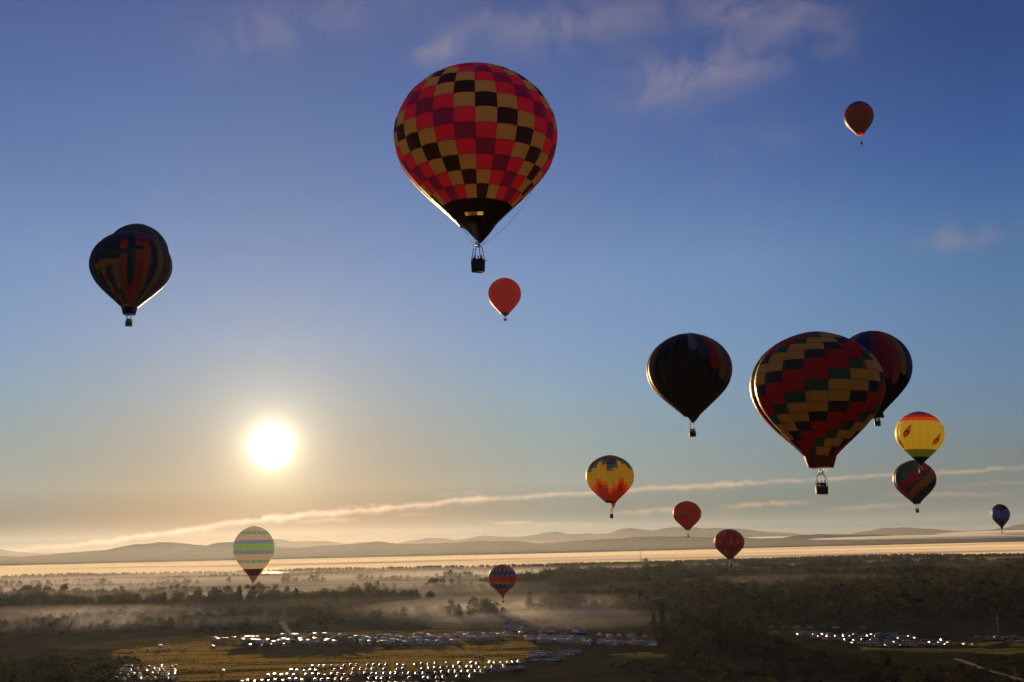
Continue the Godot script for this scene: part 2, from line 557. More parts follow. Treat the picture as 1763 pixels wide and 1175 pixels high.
func build_forest() -> void:
	bark = plain(Color(0.045, 0.035, 0.025), 0.95)
	leaf_mats = [leaf(Color(0.024, 0.030, 0.011)), leaf(Color(0.034, 0.035, 0.012)), leaf(Color(0.042, 0.029, 0.011)), leaf(Color(0.018, 0.024, 0.011)), leaf(Color(0.048, 0.042, 0.013))]
	var meshes := []
	for k in 6:
		var kind: int = [0, 0, 1, 0, 0, 0][k]
		var m := crown_mesh(kind, 520, 0.044, 100 + k)
		var t := trunk_mesh(kind, 200 + k)
		m.add_surface_from_arrays(Mesh.PRIMITIVE_TRIANGLES, t.surface_get_arrays(0))
		m.surface_set_material(0, leaf_mats[[0, 1, 3, 2, 3, 4][k]])
		m.surface_set_material(1, bark)
		meshes.append(m)
	var places := [[], [], [], [], [], []]
	var r := RandomNumberGenerator.new()
	r.seed = 31
	var z := -905.0
	while z > -3030.0:
		var step: float = 7.5 if z > -1900.0 else 10.0
		var reach := -z * 0.50 + 60.0
		var x := -reach
		while x < reach:
			var px := x + r.randf_range(-0.5, 0.5) * step
			var pz := z + r.randf_range(-0.5, 0.5) * step
			if r.randf() < forest_share(px, pz):
				var h := (7.0 + 14.0 * pow(r.randf(), 1.6)) * (1.0 + 0.6 * ground_noise.get_noise_2d(px * 1.5, pz * 1.5 + 600.0))
				if pz < -1330.0 and px < 40.0:
					h *= 0.8
				if pz < -2150.0:
					h = minf(h * 0.7, 10.5)
				if px < -100.0 and pz > -1215.0:
					h *= 0.5
				elif pz > -960.0:
					h *= 0.6
				elif px < -100.0 and pz > -1300.0:
					h *= 0.95
				var wide := h * r.randf_range(0.9, 1.5)
				var pick := r.randi() % 6
				if pick == 2 and r.randf() < 0.75:
					pick = 0
				if pick == 3 and r.randf() < 0.55:
					pick = 1
				var b := Basis.from_euler(Vector3(0, r.randf() * TAU, 0)).scaled(Vector3(wide, h, wide))
				places[pick].append(Transform3D(b, Vector3(px, ground_y(px, pz) - 0.2, pz)))
			x += step
		z -= step
	for k in 6:
		var mm := MultiMesh.new()
		mm.transform_format = MultiMesh.TRANSFORM_3D
		mm.mesh = meshes[k]
		mm.instance_count = places[k].size()
		for i in places[k].size():
			mm.set_instance_transform(i, places[k][i])
		var o := MultiMeshInstance3D.new()
		o.name = numbered("forest")
		o.multimesh = mm
		add_child(o)
		tag(o, "dark wooded land spreading behind the car parks to the lake", "forest", "woodland of the valley", "stuff")


func build_trees() -> void:
	var protos := []
	for k in 4:
		var near := [0, 1, 2, 0][k] as int
		protos.append([crown_mesh(near, 2400, 0.025, 400 + k), trunk_mesh(near, 420 + k), crown_mesh(near, 900, 0.036, 440 + k)])
	var bush := [crown_mesh(3, 420, 0.10, 480), trunk_mesh(3, 481)]
	var ordinals := ["first", "second", "third", "fourth", "fifth", "sixth", "seventh", "eighth", "ninth", "tenth"]
	# the row on the far side of the misty field: x, z, height, crown width
	var row := [[-548, -1208, 13, 9], [-523, -1208, 15, 11], [-488, -1208, 14, 19], [-465, -1208, 17, 20], [-447, -1228, 19, 18], [-428, -1227, 20, 18], [-414, -1227, 21, 15], [-397, -1228, 20, 14], [-384, -1227, 21, 16], [-363, -1227, 21, 19], [-346, -1227, 24, 15], [-330, -1226, 26, 15], [-316, -1226, 27, 15], [-302, -1226, 26, 13], [-289, -1227, 25, 13], [-277, -1227, 25, 14], [-264, -1227, 25, 11], [-251, -1227, 25, 11], [-241, -1227, 22, 9], [-231, -1228, 18, 9], [-223, -1228, 19, 9], [-211, -1227, 22, 14], [-200, -1227, 20, 11], [-190, -1228, 17, 11], [-173, -1228, 18, 16], [-162, -1229, 12, 8], [-150, -1228, 18, 16], [-139, -1229, 14, 8], [-124, -1228, 15, 21]]
	var i := 0
	for t in row:
		var where := "%s from its left end" % count_word(i + 1)
		one_tree(protos[[0, 3, 0, 1, 3][i % 5]], t, "dark round-topped tree in the long tree row beyond the mist, %s" % where, "trees in the long row beyond the mist", i, false)
		i += 1
	var middle := [[11, -1120, 15, 12], [28, -1127, 13, 13], [38, -1137, 15, 15], [48, -1137, 15, 16], [58, -1127, 14, 13], [66, -1117, 11, 8], [74, -1108, 9, 8], [84, -1108, 8, 8], [97, -1087, 10, 10], [106, -1087, 11, 10], [115, -1087, 8, 7], [-22, -1148, 7, 8], [-11, -1148, 9, 11]]
	i = 0
	for t in middle:
		var label := "lone dark tree standing above the mist right of the banded balloon's basket" if i == 0 else "dark tree in the rounded clump above the mist at centre, %s from the left" % count_word(i)
		if i >= 6:
			label = "small dark tree right of the rounded clump above the mist, %s along" % count_word(i - 5)
		if i >= 11:
			label = ["small grey misty tree just left of the banded balloon's basket", "small grey misty tree just behind the banded balloon's basket"][i - 11]
		one_tree(protos[[1, 0, 3, 0, 3][i % 5]], t, label, "trees above the mist at the centre", i + 2, false)
		i += 1
	var near_right := [[117, -657, 27, 21], [112, -668, 20, 12], [122, -648, 20, 13], [125, -628, 18, 13], [94, -739, 25, 10], [100, -734, 21, 8], [106, -719, 24, 10], [113, -709, 21, 9], [91, -760, 18, 9], [143, -660, 11, 13], [150, -720, 15, 13], [152, -660, 7, 10]]
	i = 0
	for t in near_right:
		var label := "tall dark broad tree, largest of the clump right of the camp" if i == 0 else "tall dark tree in the clump right of the camp, %s nearest the broad one" % count_word(i)
		one_tree(protos[2] if i in [4, 6] and false else protos[[0, 1, 1, 0, 1, 1, 3][i % 7]], t, label, "tall trees right of the camp", i, true)
		i += 1
	var left := [[-245, -578, 14, 15], [-235, -578, 15, 14], [-229, -589, 12, 12], [-218, -589, 11, 11], [-214, -599, 9, 9], [-251, -568, 11, 12], [-222, -558, 9, 14], [-229, -548, 9, 14], [-243, -549, 8, 11], [-208, -559, 8, 11]]
	i = 0
	for t in left:
		one_tree(protos[[0, 3, 1][i % 3]], t, "dark bushy tree in the bottom left foreground clump, %s from its left tall one" % count_word(i + 1), "dark trees in the bottom left foreground", i, true)
		i += 1
	for k in 16:
		var q := [[98, 150, -690, -640], [85, 140, -790, -740]][k % 2] as Array
		var r2 := Vector2(lerpf(q[0], q[1], fposmod(k * 0.618, 1.0)), lerpf(q[2], q[3], fposmod(k * 0.381, 1.0)))
		one_tree(protos[[0, 3, 1][k % 3]], [r2.x, r2.y, 9.0 + 7.0 * fposmod(k * 0.271, 1.0), 11.0], "smaller dark tree filling in the clump right of the camp, %s" % count_word(k + 1), "tall trees right of the camp", k, true)
	# low scrub nobody could count
	var sr := RandomNumberGenerator.new()
	sr.seed = 909
	var low := [[], [], []]
	for k in 16000:
		var z := sr.randf_range(-1075.0, -440.0)
		var x := sr.randf_range(-0.52, 0.52) * -z
		var n := ground_noise.get_noise_2d(x * 2.0, z * 2.0 + 2000.0)
		var share := 0.0
		var high := 2.2
		if z > -602.0 and x > 40.0 + 0.25 * (z + 602.0) and absf(x - (228.0 + (z + 600.0) * -0.07)) > 3.5:
			share = 0.5 + n
			high = 2.0
		elif x < -200.0 + (z + 600.0) * 0.3 and z > -700.0:
			share = 0.6 + n
			high = 2.6
		elif x > 82.0 and x < 165.0 and z > -800.0 and z < -615.0:
			share = 0.8 + n
			high = 3.2
		elif z < -865.0 and x > 110.0:
			share = 0.9
			high = 3.4
		elif z < -905.0:
			share = 0.1 + 1.6 * n
			high = 2.0
		if sr.randf() > share:
			continue
		var s := high * sr.randf_range(0.5, 1.4)
		low[sr.randi() % 3].append(Transform3D(Basis.from_euler(Vector3(0, sr.randf() * TAU, 0)).scaled(Vector3(s * 1.2, s, s * 1.2)), Vector3(x, -0.15, z)))
	for k in 3:
		var mm := MultiMesh.new()
		mm.transform_format = MultiMesh.TRANSFORM_3D
		mm.mesh = crown_mesh(3, 260, 0.13, 490 + k)
		mm.instance_count = low[k].size()
		for j in low[k].size():
			mm.set_instance_transform(j, low[k][j])
		var o := MultiMeshInstance3D.new()
		o.name = numbered("scrub")
		o.multimesh = mm
		o.material_override = leaf_mats[[0, 3, 2][k]]
		add_child(o)
		tag(o, "low dark scrub at the edges of the fields and woods", "scrub", "scrub of the valley", "stuff")
	# scrub in the dark foreground on the right: an orchard-like scatter, the nearest ones one by one
	var r := RandomNumberGenerator.new()
	r.seed = 77
	var spots := [[186, -579, 7, 8], [205, -520, 6, 7]]
	for k in 70:
		var z := r.randf_range(-585.0, -470.0)
		var x := r.randf_range(lerpf(95.0, 60.0, (-z - 470.0) / 115.0), -z * 0.47)
		var path := 221.0 + (z + 503.0) * -0.075
		if absf(x - path) < 4.0 or z < -590.0:
			continue
		spots.append([x, z, r.randf_range(2.2, 5.0) * (0.7 if z < -560.0 else 1.0), r.randf_range(4.0, 8.0)])
	var first: Array = spots.pop_front()
	spots.sort_custom(func(a, c): return a[0] / -a[1] < c[0] / -c[1])
	spots.push_front(first)
	i = 0
	for s in spots:
		var b := thing("bush", "", "bush", Vector3(s[0], 0, s[1]), r.randf() * TAU, "bushes in the dark right foreground")
		var m: Material = leaf_mats[[0, 3, 1, 3, 2][i % 5]]
		var c := obj("crown", bush[0], m, b)
		var t := obj("trunk", bush[1], bark, b)
		for o in [c, t]:
			o.scale = Vector3(s[3] * 0.62, s[2], s[3] * 0.62)
		b.set_meta("label", "small autumn tree on the edge of the green strip below the right car park" if i == 0 else "dark low bush in the bottom right scrub, %s from the left" % count_word(i))
		i += 1


func count_word(n: int) -> String:
	var words := ["none", "first", "second", "third", "fourth", "fifth", "sixth", "seventh", "eighth", "ninth", "tenth", "eleventh", "twelfth", "thirteenth", "fourteenth", "fifteenth", "sixteenth", "seventeenth", "eighteenth", "nineteenth", "twentieth"]
	if n <= 20:
		return words[n]
	var tens := ["", "", "twenty", "thirty", "forty", "fifty", "sixty", "seventy", "eighty"]
	return (tens[n / 10].trim_suffix("y") if n % 10 == 0 else tens[n / 10]) + ("ieth" if n % 10 == 0 else "-" + words[n % 10])


func one_tree(proto: Array, t: Array, label: String, group: String, i: int, near: bool) -> void:
	var o := thing("tree", label, "tree", Vector3(t[0], ground_y(t[0], t[1]) - 0.1, t[1]), i * 1.7, group)
	var c := obj("crown", proto[0] if near else proto[2], leaf_mats[[0, 3, 1, 0, 3, 2, 0][i % 7]], o)
	var k := obj("trunk", proto[1], bark, o)
	var wide: float = maxf(t[3] / 0.62, t[2] * 0.72)
	for part in [c, k]:
		part.scale = Vector3(wide, t[2], wide)


# ---------------------------------------------------------------- fields
func field(pts: Array, colors: Array, each: float, tall: float, seed_: int, called: String, label: String, shade_gap := PackedVector2Array(), tracks := []) -> void:
	# standing grass inside a polygon of the ground: tufts of blades that the low sun shines through
	var poly := PackedVector2Array(pts)
	var box := Rect2(poly[0], Vector2.ZERO)
	for p in poly:
		box = box.expand(p)
	var r := RandomNumberGenerator.new()
	r.seed = seed_
	var n := FastNoiseLite.new()
	n.seed = seed_
	n.frequency = 0.02
	n.fractal_octaves = 4
	var st := SurfaceTool.new()
	st.begin(Mesh.PRIMITIVE_TRIANGLES)
	for k in 7:
		var a := r.randf() * TAU
		var foot := Vector3(r.randf_range(-0.5, 0.5), 0, r.randf_range(-0.5, 0.5))
		var side := Vector3(cos(a), 0, sin(a)) * 0.11
		var tip := foot + Vector3(r.randf_range(-0.35, 0.35), r.randf_range(0.6, 1.0), r.randf_range(-0.35, 0.35))
		for v in [foot - side, tip, foot + side]:
			st.add_vertex(v)
	st.generate_normals()
	var mesh := st.commit()
	var lists := []
	for c in colors:
		lists.append([])
	var count := int(box.get_area() / each)
	for i in count:
		var p := Vector2(r.randf_range(box.position.x, box.end.x), r.randf_range(box.position.y, box.end.y))
		var test := p + Vector2(n.get_noise_2d(p.x * 2.0, p.y * 2.0 + 500.0), n.get_noise_2d(p.x * 2.0 + 900.0, p.y * 2.0)) * 22.0
		if not Geometry2D.is_point_in_polygon(test, poly) or (shade_gap.size() and Geometry2D.is_point_in_polygon(test, shade_gap)):  # no tufts inside the gap that imitates cast shade
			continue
		var on_track := false
		for t in tracks:
			if Geometry2D.get_closest_point_to_segment(test, t[0], t[1]).distance_to(test) < 1.5:
				on_track = true
		if on_track:
			continue
		var band := n.get_noise_2d(p.x * 0.30, p.y * 1.5) + 0.25 * sin(p.y * 0.55 + p.x * 0.12 + 6.0 * n.get_noise_2d(p.x * 0.3, p.y * 0.3))
		var v := clampf(0.5 + 1.5 * band + r.randf_range(-0.22, 0.22), 0.0, 0.999)
		var s := tall * r.randf_range(0.6, 1.3) * (0.75 + 0.5 * v)
		lists[int(v * colors.size())].append(Transform3D(Basis.from_euler(Vector3(0, r.randf() * TAU, 0)).scaled(Vector3(1.0, s, 1.0)), Vector3(p.x, ground_y(p.x, p.y), p.y)))
	for k in colors.size():
		if lists[k].is_empty():
			continue
		var m := plain(colors[k], 0.9, 0.0)
		through(m, colors[k], 0.42)
		var mm := MultiMesh.new()
		mm.transform_format = MultiMesh.TRANSFORM_3D
		mm.mesh = mesh
		mm.instance_count = lists[k].size()
		for i in lists[k].size():
			mm.set_instance_transform(i, lists[k][i])
		var o := MultiMeshInstance3D.new()
		o.name = numbered(called)
		o.multimesh = mm
		o.material_override = m
		add_child(o)
		tag(o, label, "grass", called, "stuff")


func build_fields() -> void:
	var gold := [Color(0.045, 0.036, 0.010), Color(0.12, 0.094, 0.019), Color(0.19, 0.15, 0.030), Color(0.23, 0.165, 0.045)]
	var green := [Color(0.05, 0.055, 0.015), Color(0.09, 0.09, 0.022), Color(0.12, 0.11, 0.03)]
	var tan_ := [Color(0.07, 0.042, 0.018), Color(0.11, 0.064, 0.026), Color(0.15, 0.092, 0.038)]
	field([Vector2(-268, -760), Vector2(-225, -840), Vector2(-60, -835), Vector2(6, -800), Vector2(12, -690), Vector2(4, -640), Vector2(-12, -600), Vector2(-60, -585), Vector2(-165, -575), Vector2(-195, -600), Vector2(-232, -650)], gold, 0.75, 0.42, 41, "meadow_grass", "golden green mown meadow between the camper rows and parked cars", PackedVector2Array([Vector2(-196, -850), Vector2(-190, -716), Vector2(-150, -690), Vector2(-104, -684), Vector2(-84, -735), Vector2(-84, -850)]), [[Vector2(-240, -660), Vector2(-120, -668)], [Vector2(-120, -668), Vector2(6, -702)], [Vector2(-180, -610), Vector2(-60, -640)], [Vector2(-60, -640), Vector2(4, -648)], [Vector2(-236, -752), Vector2(-176, -612)]])  # grass left out before the camp stands in for the campers' long shadows
	field([Vector2(-330, -790), Vector2(-262, -880), Vector2(-215, -890), Vector2(-215, -845), Vector2(-262, -765)], [Color(0.04, 0.03, 0.01), Color(0.06, 0.046, 0.014)], 1.2, 0.5, 42, "rough_grass", "brown rough grass left of the camp under the mist")
	field([Vector2(-220, -846), Vector2(-60, -842), Vector2(10, -812), Vector2(10, -835), Vector2(-70, -875), Vector2(-230, -880)], tan_, 0.9, 0.3, 43, "dry_grass", "tan dry grass strip behind the camper rows")
	field([Vector2(42, -752), Vector2(100, -752), Vector2(112, -722), Vector2(80, -728)], tan_, 0.8, 0.35, 44, "dry_grass", "tan dry grass strip right of the camp")
	field([Vector2(52, -662), Vector2(96, -668), Vector2(88, -634), Vector2(64, -634)], green, 0.8, 0.4, 45, "green_grass", "small green grass patch left of the tall tree clump")
	field([Vector2(160, -822), Vector2(186, -806), Vector2(196, -716), Vector2(226, -680), Vector2(300, -662), Vector2(330, -640), Vector2(330, -652), Vector2(296, -680), Vector2(240, -690), Vector2(206, -720), Vector2(196, -806)], tan_, 0.7, 0.3, 46, "dry_grass", "tan dry grass strip round the right car park")
	field([Vector2(196, -668), Vector2(236, -654), Vector2(330, -626), Vector2(330, -600), Vector2(240, -628), Vector2(196, -652)], green, 0.6, 0.42, 47, "green_grass", "bright green grass strip below the right car park")
	# the dirt path that runs down to the bottom right corner
	var st := SurfaceTool.new()
	st.begin(Mesh.PRIMITIVE_TRIANGLES)
	var last := []
	for k in 26:
		var z := -600.0 + k * 6.0
		var x := 228.0 + (z + 600.0) * -0.07 + sin(k * 0.6) * 0.8
		var w := 1.7 + 0.3 * sin(k * 1.9)
		var now := [Vector3(x - w, 0.03, z), Vector3(x + w, 0.03, z)]
		if k:
			for v in [last[0], last[1], now[0], last[1], now[1], now[0]]:
				st.set_uv(Vector2(v.x, v.z))
				st.add_vertex(v)
		last = now
	st.generate_normals()
	tag(obj("path", st.commit(), plain(Color(0.26, 0.17, 0.10), 1.0, 0.0)), "", "", "", "structure")


# ---------------------------------------------------------------- mist
func mist(at: Vector3, size: Vector3, density: float, box := false, called := "mist", tint := Color(0.98, 0.97, 0.95)) -> void:
	var f := FogVolume.new()
	f.name = numbered(called)
	f.shape = RenderingServer.FOG_VOLUME_SHAPE_BOX if box else RenderingServer.FOG_VOLUME_SHAPE_ELLIPSOID
	f.size = size
	var m := FogMaterial.new()
	m.density = density
	m.albedo = tint
	f.material = m
	f.position = at
	add_child(f)
	tag(f, "", "", "", "stuff")


func build_mist() -> void:
	var r := RandomNumberGenerator.new()
	r.seed = 5
	# the bank that lies on the lake, thicker streaks in it; sunrise warmth is put into their tint
	mist(Vector3(0, 3.2, -4380), Vector3(15000, 9.0, 2700), 0.012, true, "mist", Color(1.0, 0.95, 0.84))
	for k in 16:
		mist(Vector3(r.randf_range(-2200, 2600), r.randf_range(4.0, 12.0), r.randf_range(-3300, -5600)), Vector3(r.randf_range(1200, 3600), r.randf_range(5.0, 12.0), r.randf_range(150, 420)), r.randf_range(0.004, 0.012), false, "mist", Color(1.0, 0.95, 0.84))
	# haze in the valleys before and between the hill ridges
	mist(Vector3(-4200, 0, -7400), Vector3(15000, 200, 2600), 0.00006)
	mist(Vector3(-3000, 0, -11800), Vector3(34000, 330, 1900), 0.00007)
	for k in 12:
		mist(Vector3(r.randf_range(150, 900), r.randf_range(4, 14), r.randf_range(-1150, -1740)), Vector3(r.randf_range(200, 500), r.randf_range(14, 30), r.randf_range(50, 130)), r.randf_range(0.0003, 0.0008))
	# tongues of low cloud among the hills on the right
	for s in [[2900, 40, -8300, 1500, 26, 300], [4100, 58, -8700, 1700, 30, 400], [3500, 30, -8200, 1400, 22, 260], [2300, 55, -9800, 1500, 26, 300]]:
		mist(Vector3(s[0], s[1], s[2]), Vector3(s[3], s[4], s[5]), 0.006)
	# valley mist: broad sheets, taller than the trees that stand in them, then thinner tongues
	for s in [[-1000, -2350, 2600, 46, 800, 0.0005], [-500, -1850, 1500, 42, 520, 0.0006], [150, -2020, 1300, 44, 330, 0.0008], [900, -1990, 1700, 44, 260, 0.0008], [-650, -1450, 900, 38, 300, 0.0006], [-150, -1430, 700, 36, 300, 0.0007]]:
		mist(Vector3(s[0], 0.0, s[1]), Vector3(s[2], s[3], s[4]), s[5])
	for k in 34:
		var z := r.randf_range(-1350.0, -2750.0)
		mist(Vector3(r.randf_range(-0.55, 0.16) * -z, r.randf_range(0.0, 8.0), z), Vector3(r.randf_range(150, 600), r.randf_range(8, 20), r.randf_range(60, 200)), r.randf_range(0.0006, 0.0018))
	# the bank in front of the long tree row: thick at its left end and in the middle
	for k in 54:
		var where: float = [-480.0, -420.0, -380.0, -90.0, -40.0, -10.0, 20.0, 50.0, -250.0][r.randi() % 9] + r.randf_range(-70, 70)
		var z := r.randf_range(-940.0, -1190.0)
		mist(Vector3(where, r.randf_range(0.0, 8.0), z), Vector3(r.randf_range(50, 190), r.randf_range(5, 15), r.randf_range(25, 90)), r.randf_range(0.0005, 0.0019))
	for s in [[-200, -1080, 760, 24, 190, 0.0003], [0, -1010, 330, 28, 200, 0.0007], [30, -890, 210, 18, 90, 0.0010], [60, -855, 150, 12, 60, 0.0010], [-440, -1040, 340, 26, 170, 0.0008]]:
		mist(Vector3(s[0], s[3] * 0.2, s[1]), Vector3(s[2], s[3], s[4]), s[5])
	# smoke of a camp fire
	for k in 9:
		mist(Vector3(-165.0 - k * 0.9 + r.randf_range(-1, 1), 2.5 + k * 1.1, -826.0), Vector3(2.0 + k * 0.6, 2.4, 2.0 + k * 0.5), 0.05 / (1.0 + k * 0.4), false, "smoke")
# ---------------------------------------------------------------- balloons
const SHAPE_U := [0.0, 0.004, 0.012, 0.03, 0.06, 0.1, 0.15, 0.2, 0.26, 0.33, 0.40, 0.45, 0.52, 0.6]
const SHAPE_R := [0.0, 0.10, 0.18, 0.31, 0.46, 0.60, 0.725, 0.82, 0.90, 0.965, 0.995, 1.0, 0.985, 0.93]
var cloth_wrinkle: NoiseTexture2D
var dark_cloth: StandardMaterial3D
var wicker: StandardMaterial3D
var leather: StandardMaterial3D
var steel: StandardMaterial3D
var person_meshes := []


func shape_r(u: float, rm: float) -> float:
	if u <= 0.6:
		var i := 0
		while i < SHAPE_U.size() - 2 and u > SHAPE_U[i + 1]:
			i += 1
		# Catmull-Rom through the table keeps the dome round
		var t: float = (u - SHAPE_U[i]) / (SHAPE_U[i + 1] - SHAPE_U[i])
		return lerpf(SHAPE_R[i], SHAPE_R[i + 1], t) + 0.012 * t * (1.0 - t)
	var t := clampf((u - 0.6) / 0.4, 0.0, 1.0)
	return (2 * t * t * t - 3 * t * t + 1) * 0.93 - (t * t * t - 2 * t * t + t) * 0.36 + (-2 * t * t * t + 3 * t * t) * rm - (t * t * t - t * t) * (0.93 - rm) * 1.05


func fabric(c: Color) -> StandardMaterial3D:
	if palette.has(c):
		return palette[c]
	var m := StandardMaterial3D.new()
	m.albedo_color = c.linear_to_srgb()
	m.roughness = 0.5
	m.metallic_specular = 0.15
	through(m, c, 0.75)     # thin ripstop nylon: most of what it scatters passes through
	if c == Color(0.90, 0.85, 0.15):     # the clear window in the scoop
		m.transparency = BaseMaterial3D.TRANSPARENCY_ALPHA
		m.albedo_color.a = 0.5
	m.normal_enabled = true
	m.normal_texture = cloth_wrinkle
	m.normal_scale = 0.35
	m.uv1_triplanar = true
	m.uv1_scale = Vector3.ONE * 0.16
	palette[c] = m
	return m


# one balloon: where its basket stands, height of the mouth over the basket floor, cloth height, radius, mouth share, gores, phase
class Envelope:
	var mouth: float
	var hf: float
	var rad: float
	var rm: float
	var n: int
	var phase: float
	var bulge: float


func skin(e: Envelope, g: int, v: float, u: float, out := 0.0) -> Vector3:
	var a := (g + e.phase + v * 0.5) * TAU / e.n
	var r := shape_r(u, e.rm) * e.rad
	var puff := e.bulge * (1.0 - v * v) * smoothstep(0.0, 0.12, u) * smoothstep(1.02, 0.8, u)
	r = r * (1.0 - e.bulge * 0.4 + puff) + out
	var y := e.mouth + e.hf * (1.0 - u) + out * (0.6 if u < 0.2 else 0.0)
	return Vector3(sin(a) * r, y, cos(a) * r)


func panel(st: SurfaceTool, e: Envelope, g: int, u0: float, u1: float, bow0 := 0.0, bow1 := 0.0, v0 := -1.0, v1 := 1.0, out := 0.0) -> void:
	var across := 6 if v1 - v0 > 1.5 else 3
	var down := maxi(2, ceili((u1 - u0) / 0.03))
	var pts := []
	for j in down + 1:
		for i in across + 1:
			var v := lerpf(v0, v1, float(i) / across)
			var u := clampf(lerpf(u0 + bow0 * v * v, u1 + bow1 * v * v, float(j) / down), 0.0, 1.0)
			pts.append(skin(e, g, v, u, out))
	for j in down:
		for i in across:
			var a := j * (across + 1) + i
			for q in [a, a + 1, a + across + 1, a + 1, a + across + 2, a + across + 1]:
				st.add_vertex(pts[q])


# colours(g) gives the runs of gore g from the crown down: [[u_end, colour, bow], ...]
func envelope(b: Node3D, e: Envelope, colours: Callable, tape: float, tape_color := Color(0.03, 0.028, 0.025), seams := []) -> Node3D:
	var st := SurfaceTool.new()
	st.begin(Mesh.PRIMITIVE_TRIANGLES)
	for g in e.n:
		var h := tape / (e.rad * TAU / e.n) * 2.0
		panel(st, e, g, 0.0, 1.0, 0.0, 0.0, 1.0 - h * 0.5, 1.0, 0.015)
	for u in seams:
		for g in e.n:
			panel(st, e, g, u - tape * 0.5 / e.hf, u + tape * 0.5 / e.hf, 0.0, 0.0, -1.0, 1.0, 0.012)
	st.generate_normals()
	var env := obj("envelope", st.commit(), plain(tape_color, 0.7), b)
	var rear := {}
	for i in e.n:
		var g := i - e.n / 2
		var middle := (g + e.phase) * 360.0 / e.n
		var u := 0.0
		var bow := 0.0
		for run in colours.call(g):
			var c: Color = run[1]
			var next_bow: float = run[2] if run.size() > 2 else 0.0
			if absf(middle) < 98.0:
				var s2 := SurfaceTool.new()
				s2.begin(Mesh.PRIMITIVE_TRIANGLES)
				panel(s2, e, g, u, run[0], bow, next_bow)
				s2.generate_normals()
				obj("panel", s2.commit(), fabric(c), env)
			else:
				if not rear.has(c):
					rear[c] = SurfaceTool.new()
					rear[c].begin(Mesh.PRIMITIVE_TRIANGLES)
				panel(rear[c], e, g, u, run[0], bow, next_bow)
			u = run[0]
			bow = next_bow
	var mesh := ArrayMesh.new()
	for c in rear:
		rear[c].generate_normals()
		rear[c].set_material(fabric(c))
		rear[c].commit(mesh)
	var back := obj("rear_panels", mesh, null, env)
	back.set_meta("kind", "stuff")
	return env


func skirt(b: Node3D, e: Envelope, height: float, wide: float, c: Color, called := "skirt") -> void:
	var st := SurfaceTool.new()
	st.begin(Mesh.PRIMITIVE_TRIANGLES)
	var n := 40
	for j in 4:
		for i in n:
			var q := []
			for k in [[i, j], [i + 1, j], [i, j + 1], [i + 1, j + 1]]:
				var t: float = k[1] / 4.0
				var a: float = TAU * k[0] / n
				var r: float = e.rad * e.rm * lerpf(1.0, wide, t) * (1.0 + 0.02 * cos(a * e.n))
				q.append(Vector3(sin(a) * r, e.mouth - height * t + (0.06 * sin(a * 3.0) if j == 3 and k[1] == 4 else 0.0), cos(a) * r))
			for k in [0, 1, 2, 1, 3, 2]:
				st.add_vertex(q[k])
	st.generate_normals()
	obj(called, st.commit(), fabric(c), b)


func scoop(b: Node3D, e: Envelope, tip: Vector3, from: float, to: float, c: Color) -> void:
	# the cloth below the mouth, open on one side, drawn together at the burner
	var st := SurfaceTool.new()
	st.begin(Mesh.PRIMITIVE_TRIANGLES)
	var n := 30
	var down := 6
	for j in down:
		for i in n:
			var q := []
			for k in [[i, j], [i + 1, j], [i, j + 1], [i + 1, j + 1]]:
				var t: float = float(k[1]) / down
				var a: float = deg_to_rad(lerpf(from, to, float(k[0]) / n))
				var r: float = e.rad * e.rm
				var top := Vector3(sin(a) * r, e.mouth, cos(a) * r)
				var p := top.lerp(tip + Vector3(sin(a), 0, cos(a)) * 0.12, t)
				p += Vector3(sin(a), 0, cos(a)) * (0.10 * r * sin(t * PI)) * 0.5
				q.append(p)
			for k in [0, 1, 2, 1, 3, 2]:
				st.add_vertex(q[k])
	st.generate_normals()
	obj("scoop", st.commit(), fabric(c), b)


